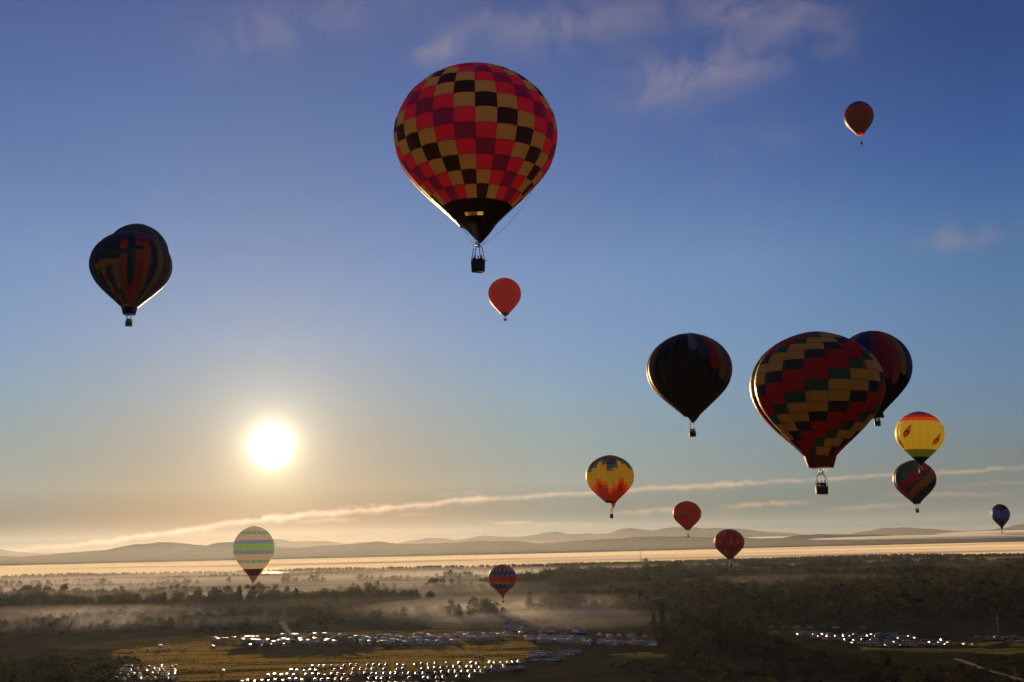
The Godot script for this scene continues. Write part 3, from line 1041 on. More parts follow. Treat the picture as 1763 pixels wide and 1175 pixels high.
func basket(b: Node3D, e: Envelope, w: float, d: float, h: float, hoops: bool, turn: float, lines: float) -> void:
	var root := Node3D.new()
	root.name = "basket"
	b.add_child(root, true)
	root.rotation.y = turn
	var st := SurfaceTool.new()
	st.begin(Mesh.PRIMITIVE_TRIANGLES)
	# woven walls with rounded corners, slightly narrower at the foot, open at the top
	var ring := func(k: float, y: float) -> Array:
		var pts := []
		for i in 24:
			var a := TAU * i / 24.0
			var cx: float = signf(cos(a)) * pow(absf(cos(a)), 0.42)
			var cz: float = signf(sin(a)) * pow(absf(sin(a)), 0.42)
			pts.append(Vector3(cx * (w * 0.5 * k), y, cz * (d * 0.5 * k)))
		return pts
	var prof := [[0.90, 0.0], [0.93, 0.05], [0.96, h * 0.4], [1.0, h], [0.93, h], [0.89, h * 0.4], [0.86, 0.08]]
	for j in prof.size() - 1:
		var r0: Array = ring.call(prof[j][0], prof[j][1])
		var r1: Array = ring.call(prof[j + 1][0], prof[j + 1][1])
		for i in 24:
			var i2 := (i + 1) % 24
			for v in [r0[i], r0[i2], r1[i], r0[i2], r1[i2], r1[i]]:
				st.add_vertex(v)
	for y in [0.0, 0.08]:
		var r0: Array = ring.call(0.9 if y == 0.0 else 0.86, y)
		for i in range(1, 23):
			for v in [r0[0], r0[i], r0[i + 1]]:
				st.add_vertex(v)
	st.set_smooth_group(-1)
	st.generate_normals()
	obj("wicker_wall", st.commit(), wicker, root)
	st = SurfaceTool.new()
	st.begin(Mesh.PRIMITIVE_TRIANGLES)
	var rim: Array = ring.call(0.965, h)
	rim.append(rim[0])
	rim.append(rim[1])
	tube(st, rim, 0.055, 6)
	st.generate_normals()
	obj("rim", st.commit(), leather, root)
	var fy := e.mouth - 0.75 if e.mouth < 4.6 else 2.9
	fy = minf(fy, 3.0)
	if hoops:
		fy = 2.75
	var corners := [Vector2(-1, -1), Vector2(1, -1), Vector2(1, 1), Vector2(-1, 1)]
	for c in corners:
		st = SurfaceTool.new()
		st.begin(Mesh.PRIMITIVE_TRIANGLES)
		var p0 := Vector3(c.x * w * 0.42, h - 0.05, c.y * d * 0.42)
		var p3 := Vector3(c.x * w * 0.24, fy, c.y * d * 0.24)
		if hoops:
			tube(st, [p0, p0.lerp(p3, 0.4) + Vector3(c.x, 0, c.y) * 0.07, Vector3(c.x * w * 0.30, fy - 0.22, c.y * d * 0.30), Vector3(c.x * 0.12, fy, c.y * 0.12)], 0.035, 6)
		else:
			tube(st, [p0, p0.lerp(p3, 0.5), p3], 0.042, 6)
		st.generate_normals()
		obj("upright", st.commit(), leather, root)
	st = SurfaceTool.new()
	st.begin(Mesh.PRIMITIVE_TRIANGLES)
	var frame := []
	for i in 14:
		var a := TAU * i / 12.0
		frame.append(Vector3(cos(a) * w * 0.25, fy, sin(a) * d * 0.25))
	tube(st, frame, 0.03, 5)
	for s in [-0.16, 0.16]:
		tube(st, [Vector3(s, fy - 0.12, 0), Vector3(s, fy + 0.1, 0), Vector3(s, fy + 0.12, 0), Vector3(s, fy + 0.5, 0)], [0.05, 0.05, 0.12, 0.13], 10)
	tube(st, [Vector3(-w * 0.25, fy, 0), Vector3(w * 0.25, fy, 0)], 0.025, 5)
	st.generate_normals()
	obj("burner", st.commit(), steel, root)
	if lines > 0.0:
		for i in 8:
			st = SurfaceTool.new()
			st.begin(Mesh.PRIMITIVE_TRIANGLES)
			var a := TAU * (i + 0.5) / 8.0
			var r := e.rad * e.rm
			tube(st, [Vector3(cos(a) * w * 0.25, fy, sin(a) * d * 0.25), Vector3(cos(a) * r, e.mouth, sin(a) * r)], lines, 4)
			st.generate_normals()
			obj("flying_wire", st.commit(), steel, b)


func line(b: Node3D, called: String, pts: Array, radius: float) -> void:
	var st := SurfaceTool.new()
	st.begin(Mesh.PRIMITIVE_TRIANGLES)
	tube(st, pts, radius, 5)
	st.generate_normals()
	obj(called, st.commit(), leather, b)


func make_envelope(mouth: float, hf: float, rad: float, rm: float, n: int, phase: float, bulge := 0.03) -> Envelope:
	var e := Envelope.new()
	e.mouth = mouth
	e.hf = hf
	e.rad = rad
	e.rm = rm
	e.n = n
	e.phase = phase
	e.bulge = bulge
	return e


# heights (as u) that cut the cloth into rows of equal length along its curve, counted up from u_low
func rows_of(e: Envelope, u_low: float, length: float) -> Array:
	var out := [u_low]
	var s := 0.0
	var u := u_low
	var last := Vector2(shape_r(u, e.rm) * e.rad, e.hf * u)
	while u > 0.004:
		u = maxf(0.0, u - 0.002)
		var now := Vector2(shape_r(u, e.rm) * e.rad, e.hf * u)
		s += now.distance_to(last)
		last = now
		if s >= length:
			out.append(u)
			s = 0.0
	out.append(0.0)
	out.reverse()
	return out


func riders(b: Node3D, spots: Array, who: String) -> void:
	var i := 0
	for s in spots:
		var at: Vector3 = b.position + Basis(Vector3.UP, b.rotation.y) * Vector3(s[0], 0.09, s[1])
		var p := thing("person", s[3], "person", at, b.rotation.y + s[2], who)
		dress(p, person_meshes[int(s[4])], i)
		i += 1


const RED := Color(0.58, 0.030, 0.10)
const GOLD := Color(0.36, 0.38, 0.095)
const PLUM := Color(0.17, 0.022, 0.09)
const INK := Color(0.028, 0.020, 0.014)
const COAL := Color(0.0045, 0.0045, 0.004)


func build_balloons() -> void:
	cloth_wrinkle = noise_tex(256, 0.03, [], 17, 4)
	cloth_wrinkle.as_normal_map = true
	dark_cloth = plain(COAL, 0.7)
	wicker = StandardMaterial3D.new()
	wicker.albedo_texture = noise_tex(128, 0.12, [[0.3, Color(0.03, 0.018, 0.010)], [0.7, Color(0.075, 0.045, 0.022)]], 4, 3)
	wicker.uv1_triplanar = true
	wicker.uv1_scale = Vector3(2, 8, 2)
	wicker.roughness = 0.8
	leather = plain(Color(0.025, 0.016, 0.012), 0.6)
	steel = plain(Color(0.25, 0.25, 0.26), 0.35, 0.5)
	steel.metallic = 0.8
	build_person_meshes()
	var flying := "hot air balloons over the valley"

	# --- the big red and gold check, nearest of all
	var b := thing("hot_air_balloon", "largest balloon, red, gold, purple and black checks over a black scoop", "hot air balloon", Vector3(-3.6, 94.8, -119.6), 0.0, flying)
	face(b, 0.0)
	var e := make_envelope(5.37, 18.74, 9.19, 0.223, 24, 0.5, 0.028)
	var low := 0.895
	var rows := rows_of(e, low, 0.183 * 9.19)
	var cycle := [GOLD, RED, PLUM, RED, GOLD, INK]
	var top := rows.size() - 2
	envelope(b, e, func(g: int) -> Array:
		var out := []
		for k in range(1, rows.size()):
			# counted up from the black band, where the gore right of the middle ends on a black check
			out.append([rows[k], cycle[posmod(11 - (top + 1 - k) - g, 6)]])
		if g >= -2 and g <= 0:
			out.append([0.958, COAL])
			out.append([0.975, Color(0.90, 0.85, 0.15) if g != -1 else Color(0.35, 0.22, 0.08)])
		out.append([1.0, COAL])
		return out, 0.05, Color(0.03, 0.02, 0.015), rows.slice(1, rows.size() - 1))
	scoop(b, e, Vector3(0.25, 3.25, 0.2), -62, 205, COAL)
	basket(b, e, 1.45, 1.2, 1.15, false, 0.45, 0.012)
	line(b, "drop_line", [Vector3(8.0, 12.9, 1.0), Vector3(6.9, 10.2, 1.4), Vector3(5.2, 7.2, 1.3), Vector3(3.2, 4.9, 0.9), Vector3(1.2, 3.4, 0.4), Vector3(0.4, 3.0, 0.2)], 0.016)
	line(b, "crown_line", [Vector3(-1.7, 5.3, 0.8), Vector3(-1.2, 4.3, 0.6), Vector3(-0.5, 3.0, 0.3)], 0.016)
	riders(b, [[-0.38, 0.1, 0.4, "person standing at left in the basket of the largest checked balloon", 0], [0.02, -0.18, -0.3, "person in the middle of the basket of the largest checked balloon", 0], [0.40, 0.12, 0.9, "person reaching an arm out right of the largest checked balloon's basket", 1]], "people riding in the largest balloon")

	# --- small plain red one below its basket
	b = thing("hot_air_balloon", "small plain red balloon just below the basket of the largest balloon", "hot air balloon", Vector3(-3.1, 172.5, -532.2), 0.0, flying)
	face(b, 0.0)
	e = make_envelope(3.36, 18.39, 8.04, 0.232, 24, 0.5)
	var plain_red := Color(0.40, 0.045, 0.035)
	envelope(b, e, func(_g: int) -> Array: return [[0.35, plain_red], [0.7, plain_red], [0.955, plain_red], [0.975, Color(0.16, 0.03, 0.02)], [1.0, Color(0.05, 0.02, 0.02)]], 0.04, Color(0.2, 0.02, 0.02))
	scoop(b, e, Vector3(0.1, 2.1, 0), -180, 180, Color(0.05, 0.02, 0.02))
	basket(b, e, 1.35, 1.2, 1.0, false, 0.5, 0.0)

	# --- left pair
	b = thing("hot_air_balloon", "navy balloon with red, orange and green angular zigzags, in front at far left", "hot air balloon", Vector3(-78.7, 110.5, -222.1), 0.0, flying)
	face(b, 0.0)
	e = make_envelope(3.90, 16.25, 8.12, 0.196, 32, 0.0, 0.02)
	var nv := Color(0.008, 0.013, 0.040)
	var og := Color(0.85, 0.09, 0.02)
	var am := Color(0.70, 0.22, 0.05)
	var gn := Color(0.012, 0.036, 0.018)
	var dr := Color(0.75, 0.05, 0.025)
	var gd := Color(0.20, 0.11, 0.02)
	var mr := Color(0.15, 0.015, 0.03)
	var bars := {
		0: [[0.28, nv], [0.36, gn], [0.74, gn], [1.0, dr]], -1: [[0.15, nv], [0.28, og], [0.36, gn], [1.0, og]], -2: [[0.28, nv], [0.36, gn], [0.43, nv], [0.80, am], [1.0, gn]],
		-3: [[0.28, nv], [0.43, gn], [0.51, am], [0.86, gn], [1.0, am]], -4: [[0.43, nv], [0.60, am], [0.70, dr], [1.0, am]], -5: [[0.46, nv], [0.53, am], [0.80, gn], [1.0, nv]],
		1: [[0.05, nv], [0.11, dr], [0.14, nv], [0.22, og], [0.28, nv], [1.0, dr]], 2: [[0.05, nv], [0.11, dr], [0.14, nv], [0.80, og], [1.0, dr]], 3: [[0.05, nv], [0.12, mr], [0.85, nv], [1.0, gn]],
		4: [[0.07, nv], [1.0, gd]], 5: [[0.10, nv], [0.85, mr], [1.0, gn]], 6: [[0.25, nv], [1.0, gn]], 7: [[0.35, nv], [1.0, gd]],
	}
	envelope(b, e, func(g: int) -> Array:
		var runs: Array = bars.get(g, [[0.5, nv], [1.0, nv]]).duplicate()
		var tail: Color = runs[-1][1]
		for k in runs.size() - 1:     # seen from below: measured down the visible face
			runs[k] = [runs[k][0] + 0.10 * (1.0 - runs[k][0]), runs[k][1]]
		runs[-1] = [0.982, tail]
		runs.append([1.0, [Color(0.9, 0.35, 0.05), Color(0.85, 0.10, 0.04), Color(0.35, 0.6, 0.1)][posmod(g / 2, 3)] if absi(g) < 7 else tail])  # bright mouth ring: glow of sunlit cloth put into its colour
		return runs, 0.05, Color(0.02, 0.02, 0.03))
	skirt(b, e, 1.45, 0.78, Color(0.012, 0.018, 0.04))
	basket(b, e, 1.3, 1.15, 1.0, false, 0.3, 0.0)
	riders(b, [[-0.2, 0.1, 0.2, "person at left in the basket of the navy zigzag balloon", 0], [0.25, -0.1, -0.6, "person at right in the basket of the navy zigzag balloon", 0]], "people riding in the zigzag balloon")
	b = thing("hot_air_balloon", "dark navy balloon mostly hidden behind the zigzag balloon at far left, only its crown showing", "hot air balloon", Vector3(-102.0, 130.0, -292.2), 0.0, flying)
	face(b, 0.0)
	e = make_envelope(4.84, 18.62, 8.13, 0.222, 24, 0.5)
	envelope(b, e, func(g: int) -> Array: return [[0.3, nv], [0.7, nv if posmod(g, 4) else Color(0.02, 0.03, 0.10)], [1.0, nv]], 0.05)
	skirt(b, e, 1.2, 0.8, nv)
	basket(b, e, 1.3, 1.15, 1.0, false, 0.3, 0.0)

	# --- the black one with coloured petals
	b = thing("hot_air_balloon", "black balloon with grey, blue, red and gold petals round its right shoulder", "hot air balloon", Vector3(35.8, 85.1, -221.2), 0.0, flying)
	face(b, 0.0)
	e = make_envelope(4.09, 17.04, 8.49, 0.178, 24, 0.5, 0.03)
	var petals := {0: [0.29, Color(0.085, 0.085, 0.10)], 1: [0.40, Color(0.015, 0.022, 0.06)], 2: [0.51, Color(0.20, 0.010, 0.012)], 3: [0.62, Color(0.16, 0.085, 0.014)], 4: [0.66, Color(0.13, 0.025, 0.08)], 5: [0.62, Color(0.26, 0.04, 0.025)], 6: [0.55, Color(0.18, 0.09, 0.02)], -5: [0.7, Color(0.05, 0.02, 0.02)], -6: [0.78, Color(0.5, 0.06, 0.03)], -7: [0.72, Color(0.7, 0.35, 0.2)], -8: [0.6, Color(0.4, 0.05, 0.03)]}
	envelope(b, e, func(g: int) -> Array:
		if petals.has(g):
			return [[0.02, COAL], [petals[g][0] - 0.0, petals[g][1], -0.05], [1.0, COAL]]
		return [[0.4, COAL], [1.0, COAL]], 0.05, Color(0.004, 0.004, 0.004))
	scoop(b, e, Vector3(0.2, 2.7, 0.1), -40, 200, COAL)
	basket(b, e, 1.35, 1.2, 1.0, false, 0.2, 0.0)
	riders(b, [[-0.25, 0.1, 0.2, "person at left in the basket of the black petal balloon", 0], [0.25, -0.1, -0.6, "person at right in the basket of the black petal balloon", 0]], "people riding in the black balloon")

	# --- the big green, tan and red check
	b = thing("hot_air_balloon", "large balloon checked in dark red, tan, green and navy, its skirt brown, at right", "hot air balloon", Vector3(41.5, 70.5, -150.8), 0.0, flying)
	face(b, -1.2)
	e = make_envelope(5.14, 17.22, 8.84, 0.245, 18, 0.0, 0.042)
	var rows2 := rows_of(e, 1.0, 0.166 * 8.84)
	var tn := Color(0.32, 0.235, 0.05)
	var rd := Color(0.24, 0.014, 0.012)
	var ny := Color(0.016, 0.024, 0.03)
	var gr := Color(0.020, 0.065, 0.030)
	var cycle2 := [tn, tn, ny, rd, rd, gr]
	var last2 := rows2.size() - 1
	envelope(b, e, func(g: int) -> Array:
		var out := []
		for k in range(1, rows2.size()):
			out.append([rows2[k], cycle2[posmod(k - last2 + g, 6)]])
		return out, 0.06, Color(0.04, 0.02, 0.015), rows2.slice(1, rows2.size() - 1))
	skirt(b, e, 1.55, 0.78, Color(0.07, 0.026, 0.012))
	basket(b, e, 1.65, 1.3, 1.02, true, 0.2, 0.010)
	riders(b, [[-0.45, 0.2, 0.3, "person at left in the basket of the tan and red checked balloon", 0], [0.05, -0.2, 2.6, "person in the middle of the basket of the tan and red checked balloon", 0], [0.45, 0.1, -0.8, "person at right in the basket of the tan and red checked balloon", 0]], "people riding in the tan and red checked balloon")

	# --- the red striped one behind it
	b = thing("hot_air_balloon", "dark balloon with red and gold stripes, half hidden behind the tan and red checked one", "hot air balloon", Vector3(79.5, 88.3, -240.8), 0.0, flying)
	face(b, 0.0)
	e = make_envelope(2.80, 18.45, 8.16, 0.164, 24, 0.5, 0.03)
	var st2 := {0: Color(0.30, 0.025, 0.035), 1: Color(0.52, 0.04, 0.045), 2: Color(0.62, 0.08, 0.05), 3: Color(0.48, 0.20, 0.04), 4: Color(0.03, 0.04, 0.10), 5: Color(0.02, 0.03, 0.09), -1: Color(0.02, 0.025, 0.06), -2: Color(0.02, 0.03, 0.09), -3: Color(0.30, 0.14, 0.04)}
	envelope(b, e, func(g: int) -> Array:
		if st2.has(g):
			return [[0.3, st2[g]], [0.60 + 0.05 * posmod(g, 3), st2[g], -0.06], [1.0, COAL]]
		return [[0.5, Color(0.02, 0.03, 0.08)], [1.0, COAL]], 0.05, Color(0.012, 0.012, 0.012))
	skirt(b, e, 1.0, 1.15, COAL)
	basket(b, e, 1.35, 1.2, 1.0, false, 0.2, 0.0)
	riders(b, [[-0.3, 0.1, 0.2, "person at left in the basket of the red striped dark balloon", 0], [0.3, -0.1, -0.6, "person at right in the basket of the red striped dark balloon", 0]], "people riding in the striped balloon")

	# --- yellow with monarch butterflies
	b = thing("hot_air_balloon", "yellow balloon with orange butterflies, red shoulder bands and a green foot", "hot air balloon", Vector3(140.7, 85.6, -384.8), 0.0, flying)
	face(b, -3.0)
	e = make_envelope(4.01, 17.42, 8.04, 0.201, 18, 0.5, 0.035)
	var ye := Color(0.68, 0.64, 0.12)
	envelope(b, e, func(_g: int) -> Array: return [[0.075, Color(0.02, 0.03, 0.12)], [0.14, Color(0.42, 0.02, 0.03)], [0.215, Color(0.85, 0.14, 0.03)], [0.45, ye], [0.775, ye], [0.915, Color(0.10, 0.16, 0.03)], [1.0, COAL]], 0.05, Color(0.20, 0.13, 0.02))
	butterfly(b, e, deg_to_rad(-31), 0.43, 5.0, 0.0)
	butterfly(b, e, deg_to_rad(45), 0.58, 4.3, 0.1)
	butterfly(b, e, deg_to_rad(-68), 0.64, 4.6, 0.7)
	butterfly(b, e, deg_to_rad(80), 0.30, 2.2, 1.0)
	scoop(b, e, Vector3(0.1, 2.6, 0.1), -180, 180, COAL)
	basket(b, e, 1.3, 1.15, 1.0, false, 0.2, 0.0)

	# --- staircase pattern below it
	b = thing("hot_air_balloon", "dark teal balloon with stepped red and ochre diagonal bands, below the yellow one", "hot air balloon", Vector3(147.5, 72.5, -410.7), 0.0, flying)
	face(b, 0.0)
	e = make_envelope(3.70, 15.55, 7.57, 0.200, 28, 0.5, 0.03)
	var rows3 := rows_of(e, 1.0, 0.165 * 7.57)
	var te := Color(0.02, 0.035, 0.04)
	var tl := Color(0.03, 0.05, 0.065)
	var rr := Color(0.28, 0.018, 0.035)
	var oc := Color(0.24, 0.11, 0.02)
	var cycle3 := [rr, rr, rr, tl, oc, oc, oc, te, te, te, tl, tl, tl, tl]
	envelope(b, e, func(g: int) -> Array:
		var out := []
		for k in range(1, rows3.size()):
			out.append([rows3[k], cycle3[posmod(k - rows3.size() + 11 + g, 14)] if k < rows3.size() - 1 else te])
		return out, 0.04, Color(0.012, 0.015, 0.018))
	skirt(b, e, 0.5, 0.95, te)
	basket(b, e, 1.35, 1.2, 1.0, false, 0.2, 0.0)
	riders(b, [[-0.3, 0.1, 0.2, "person at left in the basket of the stepped teal balloon", 0], [0.3, -0.1, -0.6, "person at right in the basket of the stepped teal balloon", 0]], "people riding in the stepped teal balloon")

	# --- small blue one at the far right
	b = thing("hot_air_balloon", "small blue balloon with a dark crown, farthest right, just over the hills", "hot air balloon", Vector3(380.5, 63.8, -878.2), 0.0, flying)
	face(b, 0.0)
	e = make_envelope(4.71, 18.02, 6.88, 0.152, 24, 0.5)
	var blues := [Color(0.02, 0.04, 0.22), Color(0.05, 0.10, 0.26), Color(0.10, 0.16, 0.26), Color(0.03, 0.06, 0.30), Color(0.06, 0.10, 0.20)]
	var night := Color(0.010, 0.010, 0.030)
	envelope(b, e, func(g: int) -> Array: return [[0.20 + 0.12 * exp(-g * g * 0.3) + 0.05 * smoothstep(4.0, 7.0, absf(g)), night, 0.02], [0.62, blues[posmod(g * 3, 5)]], [0.72, Color(0.02, 0.025, 0.09)], [1.0, Color(0.035, 0.010, 0.035)]], 0.04)
	scoop(b, e, Vector3(0.1, 2.6, 0), -180, 180, COAL)
	basket(b, e, 1.35, 1.2, 1.0, false, 0.2, 0.0)

	# --- flame colours
	b = thing("hot_air_balloon", "yellow and red flame patterned balloon with a navy and green crown, at centre right", "hot air balloon", Vector3(34.1, 72.8, -399.0), 0.0, flying)
	face(b, 0.0)
	e = make_envelope(5.34, 17.21, 8.53, 0.195, 24, 0.0, 0.03)
	var step := 0.073
	var start := {0: 0.0, 1: -0.85, -1: -1.85, 2: -2.9, -2: -2.8, 3: -1.9, -3: -1.0, 4: -0.8, -4: 0.1, 5: -0.3, -5: 0.0, 6: -1.0, -6: -1.0}
	var finish := {0: 0.0, 1: -0.95, -1: -1.75, 2: -2.7, -2: -2.6, 3: -1.6, -3: -1.2, 4: -0.6, -4: -0.3}
	envelope(b, e, func(g: int) -> Array:
		var s: float = start.get(g, -1.5) * step
		var f: float = finish.get(g, -1.0) * step
		var dv := Color(0.03, 0.012, 0.04)
		return [[maxf(0.03, 0.09 + s), dv], [maxf(0.06, 0.155 + s), Color(0.12, 0.015, 0.05)], [maxf(0.09, 0.225 + s), Color(0.015, 0.025, 0.10)], [maxf(0.12, 0.29 + s), Color(0.04, 0.07, 0.14)], [maxf(0.16, 0.36 + s), Color(0.07, 0.20, 0.05)], [maxf(0.2, 0.43 + s), Color(0.60, 0.44, 0.08)],
			[0.70 + f, Color(0.60, 0.56, 0.06)], [0.765 + f, Color(0.85, 0.26, 0.03)], [0.83 + f, Color(0.75, 0.06, 0.02)], [0.945, Color(0.36, 0.02, 0.015)], [1.0, Color(0.05, 0.012, 0.012)]], 0.05, Color(0.10, 0.05, 0.02))
	scoop(b, e, Vector3(0.55, 3.1, 0.1), 0, 160, Color(0.07, 0.012, 0.012))
	basket(b, e, 1.3, 1.15, 1.0, false, 0.2, 0.0)
	riders(b, [[-0.2, 0.1, 0.2, "person at left in the basket of the flame patterned balloon", 0], [0.25, -0.1, -0.6, "person at right in the basket of the flame patterned balloon", 0]], "people riding in the flame balloon")

	# --- two deep red ones over the lake
	b = thing("hot_air_balloon", "deep red balloon with a faint blue emblem, upper of the two over the lake", "hot air balloon", Vector3(96.6, 65.7, -630.6), 0.0, flying)
	face(b, 0.0)
	e = make_envelope(4.51, 15.87, 7.94, 0.184, 24, 0.5)
	var wine := Color(0.30, 0.012, 0.014)
	envelope(b, e, func(g: int) -> Array:
		if g == -1:
			return [[0.1, Color(0.14, 0.01, 0.015)], [0.40, wine], [0.49, Color(0.09, 0.05, 0.07)], [0.93, wine], [1.0, Color(0.04, 0.02, 0.015)]]
		if g == -4 or g == -3:
			return [[0.1, Color(0.14, 0.01, 0.015)], [0.36, wine], [0.54, Color(0.32, 0.035, 0.02)], [0.93, wine], [1.0, Color(0.04, 0.02, 0.015)]]
		return [[0.1, Color(0.14, 0.01, 0.015)], [0.45, wine], [0.93, wine], [1.0, Color(0.04, 0.02, 0.015)]], 0.04, Color(0.10, 0.01, 0.01))
	skirt(b, e, 0.5, 0.9, Color(0.04, 0.02, 0.015))
	basket(b, e, 1.3, 1.15, 1.0, false, 0.2, 0.0)
	riders(b, [[0.0, 0.0, 0.2, "person in the basket of the upper deep red balloon", 0]], "")
	b = thing("hot_air_balloon", "dark red balloon with orange flame streaks, lower of the two over the lake", "hot air balloon", Vector3(113.1, 50.0, -597.0), 0.0, flying)
	face(b, 0.0)
	e = make_envelope(4.23, 15.49, 7.89, 0.202, 24, 0.5)
	envelope(b, e, func(g: int) -> Array:
		var streak := Color(0.22, 0.045, 0.014)
		var base := Color(0.20, 0.010, 0.010)
		var deep := Color(0.10, 0.012, 0.012)
		match posmod(g * 5 + 3, 7):
			0, 4:
				return [[0.08, deep], [0.24, streak, 0.03], [0.66, base], [0.88, streak, -0.03], [0.94, deep], [1.0, Color(0.015, 0.01, 0.02)]]
			1, 5:
				return [[0.12, deep], [0.38, base], [0.60, Color(0.30, 0.012, 0.012)], [0.94, base], [1.0, Color(0.015, 0.01, 0.02)]]
		return [[0.10, deep], [0.30, base], [0.52, Color(0.28, 0.03, 0.015), 0.03], [0.94, deep], [1.0, Color(0.015, 0.01, 0.02)]], 0.04, Color(0.06, 0.01, 0.01))
	skirt(b, e, 0.5, 0.95, Color(0.015, 0.01, 0.02))
	basket(b, e, 1.4, 1.2, 1.0, false, 0.2, 0.0)
	riders(b, [[0.1, 0.0, 0.2, "person in the basket of the lower dark red balloon", 0]], "")

	# --- banded one low over the fields
	b = thing("hot_air_balloon", "small navy balloon with red and orange bands, lowest, over the misty trees", "hot air balloon", Vector3(-8.6, 31.3, -650.0), 0.0, flying)
	face(b, 0.0)
	e = make_envelope(4.23, 17.34, 8.04, 0.125, 32, 0.0, 0.02)
	envelope(b, e, func(g: int) -> Array:
		var db := Color(0.02, 0.025, 0.10)
		var dk := Color(0.02, 0.02, 0.045)
		var first := Color(0.36, 0.03, 0.03) if posmod(g, 2) else dk
		var second := Color(0.34, 0.12, 0.03) if posmod(g, 2) else dk
		var third := db if posmod(g, 2) else Color(0.10, 0.10, 0.13)
		return [[0.06, db], [0.15, first], [0.22, second], [0.31, db], [0.39, third], [0.55, Color(0.40, 0.025, 0.02)], [0.62, Color(0.42, 0.14, 0.02)], [0.69, dk if posmod(g, 2) else Color(0.08, 0.07, 0.08)], [0.77, dk], [1.0, Color(0.16, 0.015, 0.015)]], 0.04)
	scoop(b, e, Vector3(0.0, 2.4, 0), -180, 180, Color(0.05, 0.015, 0.015))
	basket(b, e, 1.3, 1.15, 1.0, false, 0.2, 0.0)

	# --- pale one below the sun
	b = thing("hot_air_balloon", "pale cream balloon with lime and blue bands, below the sun", "hot air balloon", Vector3(-109.9, 48.3, -468.8), 0.0, flying)
	face(b, 0.0)
	e = make_envelope(5.55, 20.50, 8.34, 0.241, 32, 0.0, 0.02)
	envelope(b, e, func(g: int) -> Array:
		var cr := Color(0.74, 0.62, 0.54)
		var bl := Color(0.30, 0.38, 0.62)
		var li := Color(0.38, 0.62, 0.24)
		var odd := posmod(g, 2) == 1
		return [[0.115, cr], [0.17, li if odd else bl], [0.29, cr], [0.36, bl], [0.50, li], [0.565, bl], [0.68, cr], [0.74, li if odd else bl], [0.86, cr], [1.0, Color(0.06, 0.025, 0.02)]], 0.04, Color(0.35, 0.25, 0.18))
	scoop(b, e, Vector3(-0.05, 2.6, 0), -180, 180, Color(0.22, 0.15, 0.11))
	basket(b, e, 1.35, 1.2, 1.0, false, 0.2, 0.0)
	riders(b, [[-0.3, 0.1, 0.2, "person at left in the basket of the pale lime banded balloon", 0], [0.3, -0.1, -0.6, "person at right in the basket of the pale lime banded balloon", 0]], "people riding in the pale balloon")

	# --- high at the top right
	b = thing("hot_air_balloon", "dusky red balloon with a navy crown, alone high at the top right", "hot air balloon", Vector3(191.1, 272.3, -568.1), 0.0, flying)
	face(b, 0.0)
	e = make_envelope(5.78, 18.89, 7.68, 0.235, 24, 0.5)
	envelope(b, e, func(_g: int) -> Array: return [[0.16, Color(0.015, 0.018, 0.06)], [0.26, Color(0.02, 0.025, 0.09)], [0.45, Color(0.26, 0.02, 0.008)], [0.955, Color(0.14, 0.035, 0.015)], [1.0, Color(0.55, 0.02, 0.01)]], 0.04, Color(0.04, 0.01, 0.01))
	basket(b, e, 1.35, 1.2, 1.0, false, 0.2, 0.0)
	riders(b, [[0.1, 0.0, 0.2, "person in the basket of the balloon at the top right", 0]], "")


func face(b: Node3D, lean: float) -> void:
	b.rotation = Vector3(0, atan2(EYE.x - b.position.x, EYE.z - b.position.z), deg_to_rad(lean))


func butterfly(b: Node3D, e: Envelope, a0: float, u0: float, size: float, turn: float) -> void:
	# flat print on the cloth: two pairs of orange wings edged and veined in black, laid 3 cm over it
	var root := Node3D.new()
	root.name = "butterfly_print"
	b.add_child(root, true)
	var fore := PackedVector2Array([Vector2(-0.15, 0.1), Vector2(0.05, 0.45), Vector2(0.35, 0.8), Vector2(0.58, 0.95), Vector2(0.62, 0.75), Vector2(0.52, 0.4), Vector2(0.50, 0.05), Vector2(0.45, -0.2), Vector2(0.1, -0.1)])
	var hind := PackedVector2Array([Vector2(-0.2, 0.1), Vector2(0.1, -0.1), Vector2(0.45, -0.2), Vector2(0.40, -0.45), Vector2(0.2, -0.6), Vector2(0.0, -0.8), Vector2(-0.3, -0.82), Vector2(-0.55, -0.98), Vector2(-0.62, -0.6), Vector2(-0.58, -0.2), Vector2(-0.4, 0.02)])
	var black := SurfaceTool.new()
	black.begin(Mesh.PRIMITIVE_TRIANGLES)
	var orange := SurfaceTool.new()
	orange.begin(Mesh.PRIMITIVE_TRIANGLES)
	for wing in [fore, hind]:
		for side in [1.0]:     # wings folded up, seen from the side
			var mid := Vector2.ZERO
			for p in wing:
				mid += p / wing.size()
			for k in wing.size():
				var p: Vector2 = wing[k]
				var q: Vector2 = wing[(k + 1) % wing.size()]
				var ip := mid.lerp(p, 0.78)
				var iq := mid.lerp(q, 0.78)
				var vein := (iq - ip).normalized() * 0.035
				for v in [p, q, ip, q, iq, ip, mid, ip, ip + vein]:
					black.add_vertex(on_cloth(e, a0, u0, (v * Vector2(side, 1)).rotated(turn) * size * 0.5, 0.05))
				for v in [mid, ip + vein, iq]:
					orange.add_vertex(on_cloth(e, a0, u0, (v * Vector2(side, 1)).rotated(turn) * size * 0.5, 0.05))
	for v in [Vector2(-0.06, -0.1), Vector2(-0.2, 0.25), Vector2(-0.12, -0.12)]:
		black.add_vertex(on_cloth(e, a0, u0, v.rotated(turn) * size * 0.5, 0.09))
	black.generate_normals()
	orange.generate_normals()
	obj("wing_edges", black.commit(), fabric(Color(0.02, 0.012, 0.008)), root)
	obj("wing_cells", orange.commit(), fabric(Color(0.85, 0.17, 0.03)), root)


